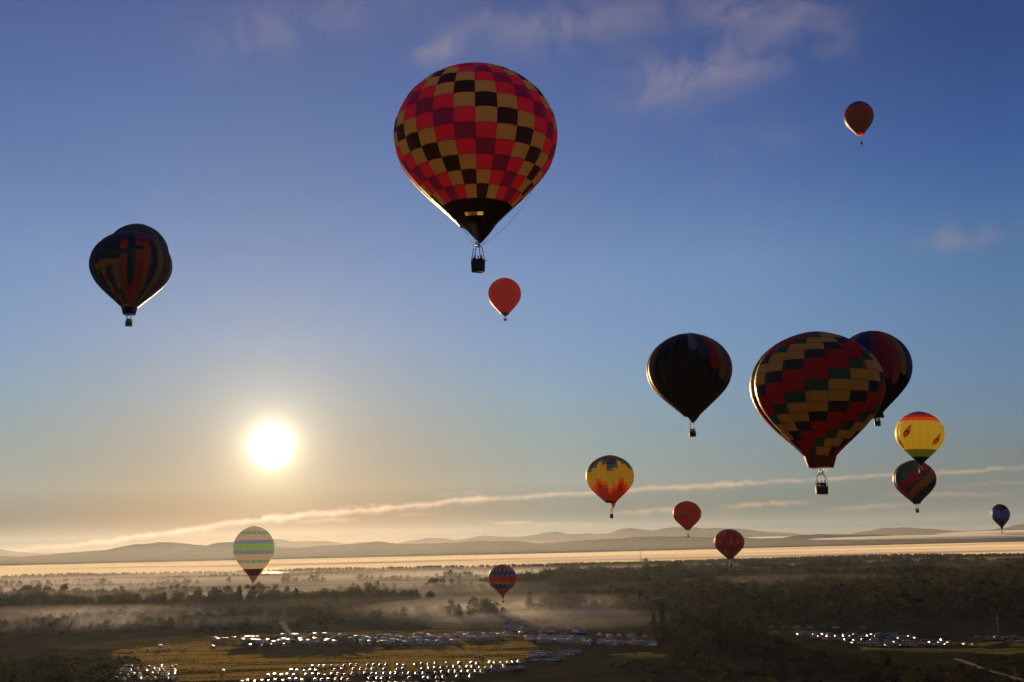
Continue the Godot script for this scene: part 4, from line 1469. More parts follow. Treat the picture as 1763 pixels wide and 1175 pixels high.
func on_cloth(e: Envelope, a0: float, u0: float, p: Vector2, out: float) -> Vector3:
	var u := u0 - p.y / (e.hf * 1.1)
	var r := shape_r(u, e.rm) * e.rad
	var a := a0 + p.x / r
	var s := a / (TAU / e.n) - e.phase
	var g := roundi(s)
	return skin(e, g, (s - g) * 2.0, u, out)
# ---------------------------------------------------------------- people
func capsule(p: Vector3, c: Array) -> float:
	var a: Vector3 = c[0]
	var ab: Vector3 = c[1] - a
	var t := clampf((p - a).dot(ab) / maxf(ab.length_squared(), 1e-9), 0.0, 1.0)
	return p.distance_to(a + ab * t) - lerpf(c[2], c[3], t)


func blend(p: Vector3, caps: Array, k: float) -> float:
	var d := 1e9
	for c in caps:
		var e := capsule(p, c)
		var h := clampf(0.5 + 0.5 * (d - e) / k, 0.0, 1.0)
		d = lerpf(d, e, h) - k * h * (1.0 - h)
	return d


# surface nets over one grid: a vertex in each cell the surface crosses, a quad round each crossed edge
func net(tools: Dictionary, caps: Array, lo: Vector3, hi: Vector3, cell: float, k: float) -> void:
	var n := Vector3i(((hi - lo) / cell).ceil()) + Vector3i.ONE
	var f := PackedFloat32Array()
	f.resize(n.x * n.y * n.z)
	for z in n.z:
		for y in n.y:
			for x in n.x:
				f[(z * n.y + y) * n.x + x] = blend(lo + Vector3(x, y, z) * cell, caps, k)
	var at := {}
	for z in n.z - 1:
		for y in n.y - 1:
			for x in n.x - 1:
				var sum := Vector3.ZERO
				var m := 0
				for ed in [[0, 0, 0, 1, 0, 0], [0, 1, 0, 1, 1, 0], [0, 0, 1, 1, 0, 1], [0, 1, 1, 1, 1, 1], [0, 0, 0, 0, 1, 0], [1, 0, 0, 1, 1, 0], [0, 0, 1, 0, 1, 1], [1, 0, 1, 1, 1, 1], [0, 0, 0, 0, 0, 1], [1, 0, 0, 1, 0, 1], [0, 1, 0, 0, 1, 1], [1, 1, 0, 1, 1, 1]]:
					var f0 := f[((z + ed[2]) * n.y + y + ed[1]) * n.x + x + ed[0]]
					var f1 := f[((z + ed[5]) * n.y + y + ed[4]) * n.x + x + ed[3]]
					if (f0 < 0.0) != (f1 < 0.0):
						sum += Vector3(x + ed[0], y + ed[1], z + ed[2]).lerp(Vector3(x + ed[3], y + ed[4], z + ed[5]), f0 / (f0 - f1))
						m += 1
				if m:
					at[(z * n.y + y) * n.x + x] = lo + sum / m * cell
	var axes := [[1, n.x, n.x * n.y], [n.x, n.x * n.y, 1], [n.x * n.y, 1, n.x]]
	for z in range(1, n.z - 1):
		for y in range(1, n.y - 1):
			for x in range(1, n.x - 1):
				var i := (z * n.y + y) * n.x + x
				for ax in axes:
					var f0 := f[i]
					var f1 := f[i + ax[0]]
					if (f0 < 0.0) == (f1 < 0.0):
						continue
					var q := [i - ax[1] - ax[2], i - ax[2], i, i - ax[1]]
					if not (at.has(q[0]) and at.has(q[1]) and at.has(q[2]) and at.has(q[3])):
						continue
					var c: Vector3 = (at[q[0]] + at[q[1]] + at[q[2]] + at[q[3]]) * 0.25
					var best := 0
					var least := 1e9
					for b in caps.size():
						var d := capsule(c, caps[b])
						if d < least:
							least = d
							best = b
					var st: SurfaceTool = tools[caps[best][4]]
					var order := [0, 2, 1, 0, 3, 2] if f0 < 0.0 else [0, 1, 2, 0, 2, 3]
					for o in order:
						var p: Vector3 = at[q[o]]
						var h := cell * 0.5
						st.set_normal(Vector3(blend(p + Vector3(h, 0, 0), caps, k) - blend(p - Vector3(h, 0, 0), caps, k), blend(p + Vector3(0, h, 0), caps, k) - blend(p - Vector3(0, h, 0), caps, k), blend(p + Vector3(0, 0, h), caps, k) - blend(p - Vector3(0, 0, h), caps, k)).normalized())
						st.add_vertex(p)


func hand_caps(wrist: Vector3, along: Vector3, side: Vector3) -> Array:
	var palm := along.cross(side).normalized()
	var out := [[wrist, wrist + along * 0.07, 0.026, 0.034, "skin"]]
	for i in 4:
		var s := side * (0.027 - i * 0.018)
		var len_: float = [0.072, 0.082, 0.076, 0.058][i]
		var a := wrist + along * 0.085 + s
		var m := a + along * len_ * 0.5 + palm * 0.006
		out.append([a, m, 0.0095, 0.009, "skin"])
		out.append([m, m + (along * 0.75 + palm * 0.65) * len_ * 0.5, 0.009, 0.008, "skin"])
	var t := wrist + along * 0.03 + side * 0.028
	out.append([t, t + (side * 0.75 + along * 0.65) * 0.04, 0.011, 0.0095, "skin"])
	out.append([t + (side * 0.75 + along * 0.65) * 0.04, t + side * 0.036 + along * 0.058 + palm * 0.012, 0.0095, 0.008, "skin"])
	return out


func figure(arm_out: bool) -> ArrayMesh:
	var v := func(x: float, y: float, z: float) -> Vector3: return Vector3(x, y, z)
	var tools := {}
	for k in ["jacket", "trousers", "shoe", "skin", "hair"]:
		tools[k] = SurfaceTool.new()
		tools[k].begin(Mesh.PRIMITIVE_TRIANGLES)
	var wrist_l: Vector3 = v.call(-0.20, 1.10, 0.26)
	var wrist_r: Vector3 = v.call(0.78, 1.30, 0.12) if arm_out else v.call(0.22, 1.08, 0.27)
	var elbow_l: Vector3 = v.call(-0.27, 1.13, 0.03)
	var elbow_r: Vector3 = v.call(0.50, 1.28, 0.04) if arm_out else v.call(0.28, 1.13, 0.03)
	var body := [
		[v.call(0, 1.02, 0), v.call(0, 1.20, 0.005), 0.135, 0.14, "jacket"], [v.call(-0.06, 1.32, 0.0), v.call(0.06, 1.32, 0.0), 0.135, 0.135, "jacket"], [v.call(-0.15, 1.42, -0.01), v.call(0.15, 1.42, -0.01), 0.07, 0.07, "jacket"],
		[v.call(0, 1.45, -0.005), v.call(0, 1.56, 0.01), 0.058, 0.055, "skin"],
		[v.call(-0.19, 1.41, -0.01), elbow_l, 0.062, 0.048, "jacket"], [elbow_l, wrist_l, 0.047, 0.034, "jacket"],
		[v.call(0.19, 1.41, -0.01), elbow_r, 0.062, 0.048, "jacket"], [elbow_r, wrist_r, 0.047, 0.034, "jacket"],
		[v.call(-0.07, 0.94, 0), v.call(0.07, 0.94, 0), 0.125, 0.125, "trousers"],
		[v.call(-0.10, 0.90, 0), v.call(-0.11, 0.50, 0.015), 0.092, 0.062, "trousers"], [v.call(-0.11, 0.50, 0.015), v.call(-0.12, 0.10, -0.02), 0.060, 0.042, "trousers"],
		[v.call(0.10, 0.90, 0), v.call(0.11, 0.50, 0.015), 0.092, 0.062, "trousers"], [v.call(0.11, 0.50, 0.015), v.call(0.12, 0.10, -0.02), 0.060, 0.042, "trousers"],
		[v.call(-0.12, 0.045, -0.03), v.call(-0.14, 0.04, 0.15), 0.045, 0.036, "shoe"], [v.call(0.12, 0.045, -0.03), v.call(0.14, 0.04, 0.15), 0.045, 0.036, "shoe"],
	]
	net(tools, body, v.call(-0.42, -0.03, -0.2), v.call(0.88 if arm_out else 0.42, 1.62, 0.36), 0.034, 0.05)
	var head := [
		[v.call(0, 1.66, -0.01), v.call(0, 1.64, 0.03), 0.088, 0.078, "skin"], [v.call(0, 1.585, 0.045), v.call(0, 1.575, 0.055), 0.045, 0.032, "skin"], [v.call(0, 1.53, 0.0), v.call(0, 1.60, 0.0), 0.052, 0.055, "skin"],
		[v.call(0, 1.655, 0.105), v.call(0, 1.625, 0.122), 0.010, 0.015, "skin"], [v.call(-0.03, 1.672, 0.098), v.call(0.03, 1.672, 0.098), 0.013, 0.013, "skin"],
		[v.call(-0.022, 1.592, 0.100), v.call(0.022, 1.592, 0.100), 0.010, 0.010, "skin"], [v.call(-0.088, 1.655, 0.0), v.call(-0.090, 1.62, 0.0), 0.018, 0.012, "skin"], [v.call(0.088, 1.655, 0.0), v.call(0.090, 1.62, 0.0), 0.018, 0.012, "skin"],
		[v.call(-0.03, 1.715, -0.015), v.call(0.03, 1.715, -0.015), 0.068, 0.068, "hair"], [v.call(0, 1.68, -0.05), v.call(0, 1.60, -0.06), 0.066, 0.045, "hair"],
	]
	net(tools, head, v.call(-0.14, 1.5, -0.15), v.call(0.14, 1.82, 0.17), 0.014, 0.02)
	for s in [[wrist_l, (wrist_l - elbow_l).normalized(), Vector3(1, 0, 0)], [wrist_r, (wrist_r - elbow_r).normalized(), Vector3(0, 0, -1) if arm_out else Vector3(-1, 0, 0)]]:
		var al: Vector3 = s[1]
		var si: Vector3 = ((s[2] as Vector3) - al * al.dot(s[2])).normalized()
		var mid: Vector3 = s[0] + al * 0.09
		net(tools, hand_caps(s[0], al, si), mid - Vector3.ONE * 0.13, mid + Vector3.ONE * 0.13, 0.0085, 0.008)
	var mesh := ArrayMesh.new()
	for k in tools:
		tools[k].index()
		tools[k].commit(mesh)
	return mesh


func build_person_meshes() -> void:
	person_meshes = [figure(false), figure(true)]


func dress(p: Node3D, mesh: ArrayMesh, i: int) -> void:
	var coats := [Color(0.03, 0.035, 0.05), Color(0.06, 0.02, 0.02), Color(0.02, 0.03, 0.02), Color(0.05, 0.045, 0.04), Color(0.02, 0.03, 0.09)]
	var looks := [plain(coats[posmod(i, 5)], 0.9), plain([Color(0.02, 0.025, 0.05), Color(0.03, 0.028, 0.025)][posmod(i, 2)], 0.9), plain(Color(0.02, 0.018, 0.015), 0.6), plain(Color(0.42, 0.26, 0.19), 0.6), plain(Color(0.03, 0.02, 0.012), 0.7)]
	var o := obj("body", mesh, null, p)
	for k in mesh.get_surface_count():
		o.set_surface_override_material(k, looks[k])
# ---------------------------------------------------------------- vehicles
var paints := {}
var glass_mat: StandardMaterial3D
var tyre_mat: StandardMaterial3D
var shell_mat: StandardMaterial3D
var trim_mat: StandardMaterial3D
var canvas_mat: StandardMaterial3D


func paint(called: String) -> StandardMaterial3D:
	var colours := {"white": Color(0.34, 0.34, 0.335), "silver": Color(0.17, 0.18, 0.19), "grey": Color(0.13, 0.135, 0.14), "black": Color(0.015, 0.015, 0.016), "dark blue": Color(0.02, 0.035, 0.10), "red": Color(0.30, 0.02, 0.02), "tan": Color(0.32, 0.26, 0.18), "green": Color(0.03, 0.07, 0.04), "blue": Color(0.05, 0.14, 0.36)}
	if not paints.has(called):
		var m := plain(colours[called], 0.32, 0.28)
		m.metallic = 0.35 if called in ["silver", "grey"] else 0.0
		m.clearcoat_enabled = true
		m.clearcoat = 0.18
		m.clearcoat_roughness = 0.08
		paints[called] = m
	return paints[called]


# rings of a body: [z, y_low, y_high, half_width_low, half_width_high]; corners rounded
func loft(st: SurfaceTool, rings: Array, soft: float, flat := false) -> void:
	var made := []
	for r in rings:
		var ring := []
		var w0: float = r[3]
		var w1: float = r[4]
		var s := minf(soft, (r[2] - r[1]) * 0.35)
		for p in [[-w0 + s, r[1]], [-w0, r[1] + s], [-w1, r[2] - s], [-w1 + s * 0.35, r[2] - s * 0.3], [-w1 + s, r[2]], [-w1 * 0.35, r[2] + s * 0.22], [w1 * 0.35, r[2] + s * 0.22], [w1 - s, r[2]], [w1 - s * 0.35, r[2] - s * 0.3], [w1, r[2] - s], [w0, r[1] + s], [w0 - s, r[1]]]:
			ring.append(Vector3(p[0], p[1], r[0]))
		made.append(ring)
	st.set_smooth_group(-1 if flat else 0)
	for i in made.size() - 1:
		for k in 12:
			var k2 := (k + 1) % 12
			for v in [made[i][k], made[i + 1][k], made[i][k2], made[i][k2], made[i + 1][k], made[i + 1][k2]]:
				st.add_vertex(v)
	st.set_smooth_group(-1)
	for k in range(1, 11):
		for v in [made[0][0], made[0][k], made[0][k + 1]]:
			st.add_vertex(v)
		for v in [made[-1][0], made[-1][k + 1], made[-1][k]]:
			st.add_vertex(v)
	st.set_smooth_group(0)


func wheel(st: SurfaceTool, at: Vector3, r: float, w: float) -> void:
	st.set_smooth_group(-1)
	for k in 12:
		var a := TAU * k / 12.0
		var b := TAU * (k + 1) / 12.0
		var p := Vector3(0, cos(a), sin(a)) * r
		var q := Vector3(0, cos(b), sin(b)) * r
		var h := Vector3(w * 0.5, 0, 0)
		for v in [p - h, q - h, p + h, q - h, q + h, p + h, -h, q - h, p - h, h, p + h, q + h]:
			st.add_vertex(at + v)


func boxy(st: SurfaceTool, at: Vector3, size: Vector3) -> void:
	st.set_smooth_group(-1)
	var b := BoxMesh.new()
	b.size = size
	var arr := b.get_mesh_arrays()
	for i in arr[Mesh.ARRAY_INDEX]:
		st.add_vertex(at + arr[Mesh.ARRAY_VERTEX][i])


func begin() -> SurfaceTool:
	var st := SurfaceTool.new()
	st.begin(Mesh.PRIMITIVE_TRIANGLES)
	return st


func join(parts: Array) -> ArrayMesh:
	var mesh := ArrayMesh.new()
	for p in parts:
		p[0].generate_normals()
		p[0].set_material(p[1])
		p[0].commit(mesh)
	return mesh


# a parked car, front towards +z, in one mesh: paint, glass, tyres and dark trim
func car_mesh(kind: int) -> ArrayMesh:
	var body := begin()
	var glass := begin()
	var dark := begin()
	var top := 1.45
	match kind:
		0:      # sedan
			loft(body, [[-2.25, 0.42, 0.78, 0.70, 0.62], [-2.15, 0.28, 0.98, 0.84, 0.78], [-1.2, 0.25, 1.02, 0.88, 0.84], [0.9, 0.25, 0.98, 0.89, 0.84], [1.9, 0.26, 0.84, 0.86, 0.78], [2.25, 0.34, 0.66, 0.72, 0.62]], 0.16)
			loft(glass, [[-1.75, 0.95, 1.02, 0.72, 0.70], [-0.95, 0.95, 1.40, 0.78, 0.60], [0.25, 0.95, 1.41, 0.78, 0.60], [1.15, 0.95, 1.00, 0.74, 0.70]], 0.10)
			loft(body, [[-1.05, 1.36, 1.40, 0.60, 0.56], [-0.8, 1.37, 1.44, 0.62, 0.56], [0.1, 1.37, 1.45, 0.62, 0.56], [0.35, 1.36, 1.40, 0.60, 0.54]], 0.05)
		1:      # sport utility
			top = 1.75
			loft(body, [[-2.3, 0.48, 1.0, 0.76, 0.74], [-2.2, 0.34, 1.12, 0.90, 0.86], [0.8, 0.32, 1.10, 0.92, 0.87], [1.95, 0.34, 1.02, 0.89, 0.80], [2.3, 0.42, 0.80, 0.76, 0.68]], 0.16)
			loft(glass, [[-2.22, 1.06, 1.12, 0.78, 0.74], [-1.95, 1.06, 1.68, 0.80, 0.66], [0.35, 1.06, 1.68, 0.80, 0.66], [1.15, 1.06, 1.12, 0.78, 0.72]], 0.10)
			loft(body, [[-2.05, 1.64, 1.70, 0.66, 0.62], [-1.7, 1.65, 1.74, 0.68, 0.62], [0.2, 1.65, 1.74, 0.68, 0.62], [0.45, 1.62, 1.68, 0.64, 0.58]], 0.05)
		2:      # minivan
			loft(body, [[-2.4, 0.42, 1.1, 0.80, 0.80], [-2.3, 0.28, 1.14, 0.94, 0.90], [1.1, 0.28, 1.10, 0.95, 0.90], [2.1, 0.30, 0.92, 0.90, 0.80], [2.4, 0.38, 0.7, 0.76, 0.66]], 0.16)
			loft(glass, [[-2.34, 1.06, 1.14, 0.82, 0.80], [-2.1, 1.06, 1.70, 0.84, 0.70], [0.5, 1.06, 1.72, 0.84, 0.70], [1.7, 1.02, 1.08, 0.82, 0.74]], 0.10)
			loft(body, [[-2.2, 1.66, 1.72, 0.70, 0.66], [-1.9, 1.67, 1.78, 0.72, 0.66], [0.35, 1.67, 1.78, 0.72, 0.66], [0.62, 1.64, 1.72, 0.68, 0.62]], 0.05)
		_:      # pickup
			loft(body, [[-2.7, 0.5, 1.05, 0.88, 0.88], [-2.6, 0.44, 1.10, 0.95, 0.93], [0.9, 0.42, 1.10, 0.97, 0.92], [2.3, 0.44, 1.06, 0.94, 0.86], [2.7, 0.5, 0.86, 0.84, 0.76]], 0.14)
			loft(glass, [[-0.75, 1.06, 1.12, 0.84, 0.80], [-0.55, 1.06, 1.76, 0.84, 0.70], [0.6, 1.06, 1.76, 0.84, 0.70], [1.25, 1.06, 1.12, 0.84, 0.78]], 0.10)
			loft(body, [[-0.66, 1.72, 1.78, 0.70, 0.66], [-0.45, 1.73, 1.83, 0.72, 0.66], [0.5, 1.73, 1.83, 0.72, 0.66], [0.7, 1.70, 1.76, 0.66, 0.60]], 0.05)
			boxy(dark, Vector3(0, 1.12, -1.65), Vector3(1.6, 0.03, 1.8))
	var r := 0.33 if kind in [0, 2] else 0.39
	for z in [-1.4, 1.42]:
		for x in [-0.80, 0.80]:
			wheel(dark, Vector3(x, r, z), r, 0.22)
	return join([[body, paint("white")], [glass, glass_mat], [dark, tyre_mat]])


func build_vehicles() -> void:
	glass_mat = plain(Color(0.02, 0.022, 0.025), 0.06, 0.6)
	tyre_mat = plain(Color(0.015, 0.015, 0.015), 0.9)
	trim_mat = plain(Color(0.05, 0.05, 0.055), 0.5)
	shell_mat = plain(Color(0.34, 0.33, 0.32), 0.5, 0.3)
	canvas_mat = plain(Color(0.26, 0.26, 0.26), 0.8, 0.2)
	through(canvas_mat, Color(0.36, 0.35, 0.33), 0.08)
	var meshes := []
	for k in 4:
		meshes.append(car_mesh(k))
	# each car park: name, group, first corner, far end of its front row, step of a row (towards the back), rows, cars per row, heading
	car_park(meshes, "bottom centre lot", Vector2(-146, -540), Vector2(-30, -540), Vector2(8, -21), 5, 35, 0.22, 1)
	car_park(meshes, "bottom left lot", Vector2(-208, -588), Vector2(-176, -584), Vector2(-5, -19), 4, 10, 0.3, 2)
	car_park(meshes, "lot right of the meadow", Vector2(5, -632), Vector2(34, -637), Vector2(0.5, -14), 4, 9, 1.2, 3)
	car_park(meshes, "big right lot", Vector2(204, -676), Vector2(268, -662), Vector2(-4, -16), 6, 13, 0.5, 4)
	car_park(meshes, "far row right of the tall trees", Vector2(178, -826), Vector2(256, -798), Vector2(0, -12), 1, 9, 0.9, 5)
	car_park(meshes, "far right lot", Vector2(286, -684), Vector2(312, -680), Vector2(-1, -12), 3, 5, 0.7, 6)
	car_park(meshes, "dark line by the meadow corner", Vector2(-14, -586), Vector2(6, -604), Vector2(0, -8), 1, 6, 1.0, 7)
	var i := 0
	for s in [[-158, -609, 0.1, 1, "silver", "lone silver car on the meadow left of the bottom centre lot"], [-24, -664, 1.3, 1, "white", "lone white car on the open meadow, its shadow pointing right"], [-251, -740, 1.2, 0, "grey", "grey car at the left end of the short row left of the camp"], [-244, -750, 0.3, 1, "dark blue", "dark blue car second in the short row left of the camp"], [-231, -751, 0.5, 2, "silver", "silver minivan right of the box truck left of the camp"], [-219, -748, 1.0, 3, "white", "white pickup at the right end of the row left of the camp"],
			[-181, -766, 0.2, 1, "silver", "silver car first in front of the campers at left"], [-173, -765, 0.2, 0, "white", "white car second in front of the campers at left"], [-166, -766, 0.3, 1, "grey", "grey car third in front of the campers at left"], [-158, -764, 0.2, 2, "white", "white minivan fourth in front of the campers at left"], [-208, -772, 0.3, 0, "silver", "silver car alone left of the front camper row"], [-203, -758, 0.5, 1, "dark blue", "dark blue car nearest the meadow left of the camp"]]:
		one_car(meshes[s[3]], Vector3(s[0], 0, s[1]), s[2], s[4], s[5], "single cars round the meadow")
		i += 1


func one_car(mesh: Mesh, at: Vector3, turn: float, colour: String, label: String, group: String) -> void:
	var o := obj("parked_car", mesh, null)
	o.position = at + Vector3(0, 0.02, 0)
	o.rotation.y = turn
	o.set_surface_override_material(0, paint(colour))
	tag(o, label, "car", group)


func car_park(meshes: Array, where: String, a: Vector2, b: Vector2, back: Vector2, rows: int, count: int, turn: float, seed_: int) -> void:
	var r := RandomNumberGenerator.new()
	r.seed = seed_ * 91
	var colours := ["white", "silver", "grey", "black", "dark blue", "red", "tan", "green", "white", "silver", "grey", "black", "blue"]
	var kinds := ["sedan", "sport utility car", "minivan", "pickup"]
	for j in rows:
		var n := 0
		for i in count:
			if r.randf() < 0.2:
				continue
			var p := a.lerp(b, (i + 0.5) / count) + back * j + Vector2(r.randf_range(-0.45, 0.45), r.randf_range(-1.6, 1.6) + 1.5 * sin(i * 0.45 + j * 2.0))
			var k := [0, 0, 1, 1, 2, 3][r.randi() % 6] as int
			var c: String = colours[r.randi() % colours.size()]
			n += 1
			var label := "%s %s, %s from left, %s row, %s" % [c, kinds[k], count_word(n), "front" if j == 0 else count_word(j + 1), where]
			if rows == 1:
				label = "%s %s, %s from left in the %s" % [c, kinds[k], count_word(n), where]
			one_car(meshes[k], Vector3(p.x, 0, p.y), turn + r.randf_range(-0.05, 0.05) * (12.0 if seed_ in [4, 6] else 1.0) + (PI if r.randf() < 0.25 else 0.0), c, label, "cars in the " + where)


# ---------------------------------------------------------------- the camp: motorhomes, trailers, trucks and tents
func motorhome(parent: Node3D, long_: float) -> void:
	var body := begin()
	loft(body, [[-long_ * 0.5, 0.55, 3.0, 1.15, 1.12], [-long_ * 0.5 + 0.15, 0.45, 3.1, 1.24, 1.2], [long_ * 0.18, 0.45, 3.1, 1.24, 1.2], [long_ * 0.30, 0.5, 3.05, 1.22, 1.18], [long_ * 0.34, 1.9, 3.0, 1.18, 1.12], [long_ * 0.42, 2.0, 2.8, 1.1, 1.0]], 0.18)
	obj("body", join([[body, shell_mat]]), null, parent)
	var cab := begin()
	loft(cab, [[long_ * 0.26, 0.45, 1.35, 1.02, 1.0], [long_ * 0.42, 0.45, 1.25, 1.02, 0.98], [long_ * 0.5, 0.5, 1.1, 0.95, 0.9]], 0.15)
	obj("cab", join([[cab, shell_mat]]), null, parent)
	var shield := begin()
	loft(shield, [[long_ * 0.30, 1.2, 1.95, 1.0, 0.9], [long_ * 0.36, 1.2, 1.95, 1.0, 0.9], [long_ * 0.43, 1.2, 1.3, 0.98, 0.9]], 0.08)
	obj("windscreen", join([[shield, glass_mat]]), null, parent)
	for s in [-1.0, 1.0]:
		for z in [-0.32, -0.12, 0.10]:
			var w := begin()
			boxy(w, Vector3(s * 1.235, 2.05, z * long_), Vector3(0.05, 0.6, 0.9))
			obj("window", join([[w, glass_mat]]), null, parent)
		var stripe := begin()
		boxy(stripe, Vector3(s * 1.245, 1.25, -long_ * 0.12), Vector3(0.03, 0.22, long_ * 0.7))
		obj("stripe", join([[stripe, trim_mat]]), null, parent)
	var unit := begin()
	loft(unit, [[-0.6, 3.1, 3.38, 0.4, 0.32], [0.3, 3.1, 3.4, 0.4, 0.34]], 0.08)
	obj("roof_unit", join([[unit, shell_mat]]), null, parent)
	for z in [-0.26, 0.36]:
		for x in [-1.0, 1.0]:
			var wh := begin()
			wheel(wh, Vector3(x, 0.42, z * long_), 0.42, 0.28)
			obj("wheel", join([[wh, tyre_mat]]), null, parent)


func travel_trailer(parent: Node3D, long_: float) -> void:
	var body := begin()
	loft(body, [[-long_ * 0.5, 0.6, 2.6, 1.12, 1.05], [-long_ * 0.46, 0.5, 2.85, 1.2, 1.15], [long_ * 0.40, 0.5, 2.85, 1.2, 1.15], [long_ * 0.5, 0.8, 2.2, 1.1, 1.0]], 0.25)
	obj("body", join([[body, shell_mat]]), null, parent)
	for s in [-1.0, 1.0]:
		for z in [-0.28, 0.22]:
			var w := begin()
			boxy(w, Vector3(s * 1.19, 1.9, z * long_), Vector3(0.06, 0.6, 1.1))
			obj("window", join([[w, glass_mat]]), null, parent)
	var d := begin()
	boxy(d, Vector3(1.2, 1.45, 0.0), Vector3(0.05, 1.8, 0.7))
	obj("door", join([[d, trim_mat]]), null, parent)
	var hitch := begin()
	boxy(hitch, Vector3(0, 0.55, long_ * 0.5 + 0.4), Vector3(0.12, 0.1, 1.2))
	obj("hitch", join([[hitch, trim_mat]]), null, parent)
	for x in [-1.0, 1.0]:
		for z in [-0.45, 0.45]:
			var wh := begin()
			wheel(wh, Vector3(x, 0.38, z), 0.38, 0.25)
			obj("wheel", join([[wh, tyre_mat]]), null, parent)


func box_truck(parent: Node3D, long_: float) -> void:
	var body := begin()
	loft(body, [[-long_ * 0.5, 0.9, 3.5, 1.22, 1.22], [long_ * 0.24, 0.9, 3.5, 1.22, 1.22]], 0.06, true)
	obj("cargo_box", join([[body, shell_mat]]), null, parent)
	var cab := begin()
	loft(cab, [[long_ * 0.26, 0.5, 2.4, 1.05, 0.95], [long_ * 0.36, 0.5, 2.3, 1.05, 0.92], [long_ * 0.41, 0.5, 1.45, 1.05, 1.0], [long_ * 0.5, 0.5, 1.25, 1.0, 0.9]], 0.12)
	obj("cab", join([[cab, shell_mat]]), null, parent)
	var shield := begin()
	boxy(shield, Vector3(0, 1.9, long_ * 0.385), Vector3(1.7, 0.7, 0.35))
	obj("windscreen", join([[shield, glass_mat]]), null, parent)
	for z in [-0.3, 0.36]:
		for x in [-0.95, 0.95]:
			var wh := begin()
			wheel(wh, Vector3(x, 0.48, z * long_), 0.48, 0.3)
			obj("wheel", join([[wh, tyre_mat]]), null, parent)


func canopy_tent(parent: Node3D, w: float, d: float, eave: float, peak: float, walls: bool) -> void:
	var roof := begin()
	var hx := w * 0.5
	var hz := d * 0.5
	var ridge := maxf(0.05, (w - d) * 0.5)
	var c := [Vector3(-hx, eave, hz), Vector3(hx, eave, hz), Vector3(hx, eave, -hz), Vector3(-hx, eave, -hz)]
	var r0 := Vector3(-ridge, peak, 0)
	var r1 := Vector3(ridge, peak, 0)
	roof.set_smooth_group(-1)
	for t in [[c[0], r0, c[1]], [c[1], r0, r1], [c[1], r1, c[2]], [c[2], r1, c[3]], [c[3], r1, r0], [c[3], r0, c[0]]]:
		for v in t:
			roof.add_vertex(v)
	for k in 4:
		var a: Vector3 = c[k]
		var b: Vector3 = c[(k + 1) % 4]
		var dn := Vector3(0, -0.28, 0)
		for v in [a, b, a + dn, b, b + dn, a + dn]:
			roof.add_vertex(v)
	obj("roof", join([[roof, canvas_mat]]), null, parent)
	for k in 4:
		var p := begin()
		tube(p, [Vector3(c[k].x * 0.98, 0, c[k].z * 0.98), Vector3(c[k].x * 0.98, eave, c[k].z * 0.98)], 0.04, 5)
		obj("pole", join([[p, trim_mat]]), null, parent)
	if walls:
		for k in 3:
			var a: Vector3 = c[(k + 1) % 4] * 0.985
			var b: Vector3 = c[(k + 2) % 4] * 0.985
			var wl := begin()
			wl.set_smooth_group(-1)
			for v in [Vector3(a.x, 0.05, a.z), Vector3(a.x, eave, a.z), Vector3(b.x, 0.05, b.z), Vector3(a.x, eave, a.z), Vector3(b.x, eave, b.z), Vector3(b.x, 0.05, b.z)]:
				wl.add_vertex(v)
			obj("wall", join([[wl, canvas_mat]]), null, parent)


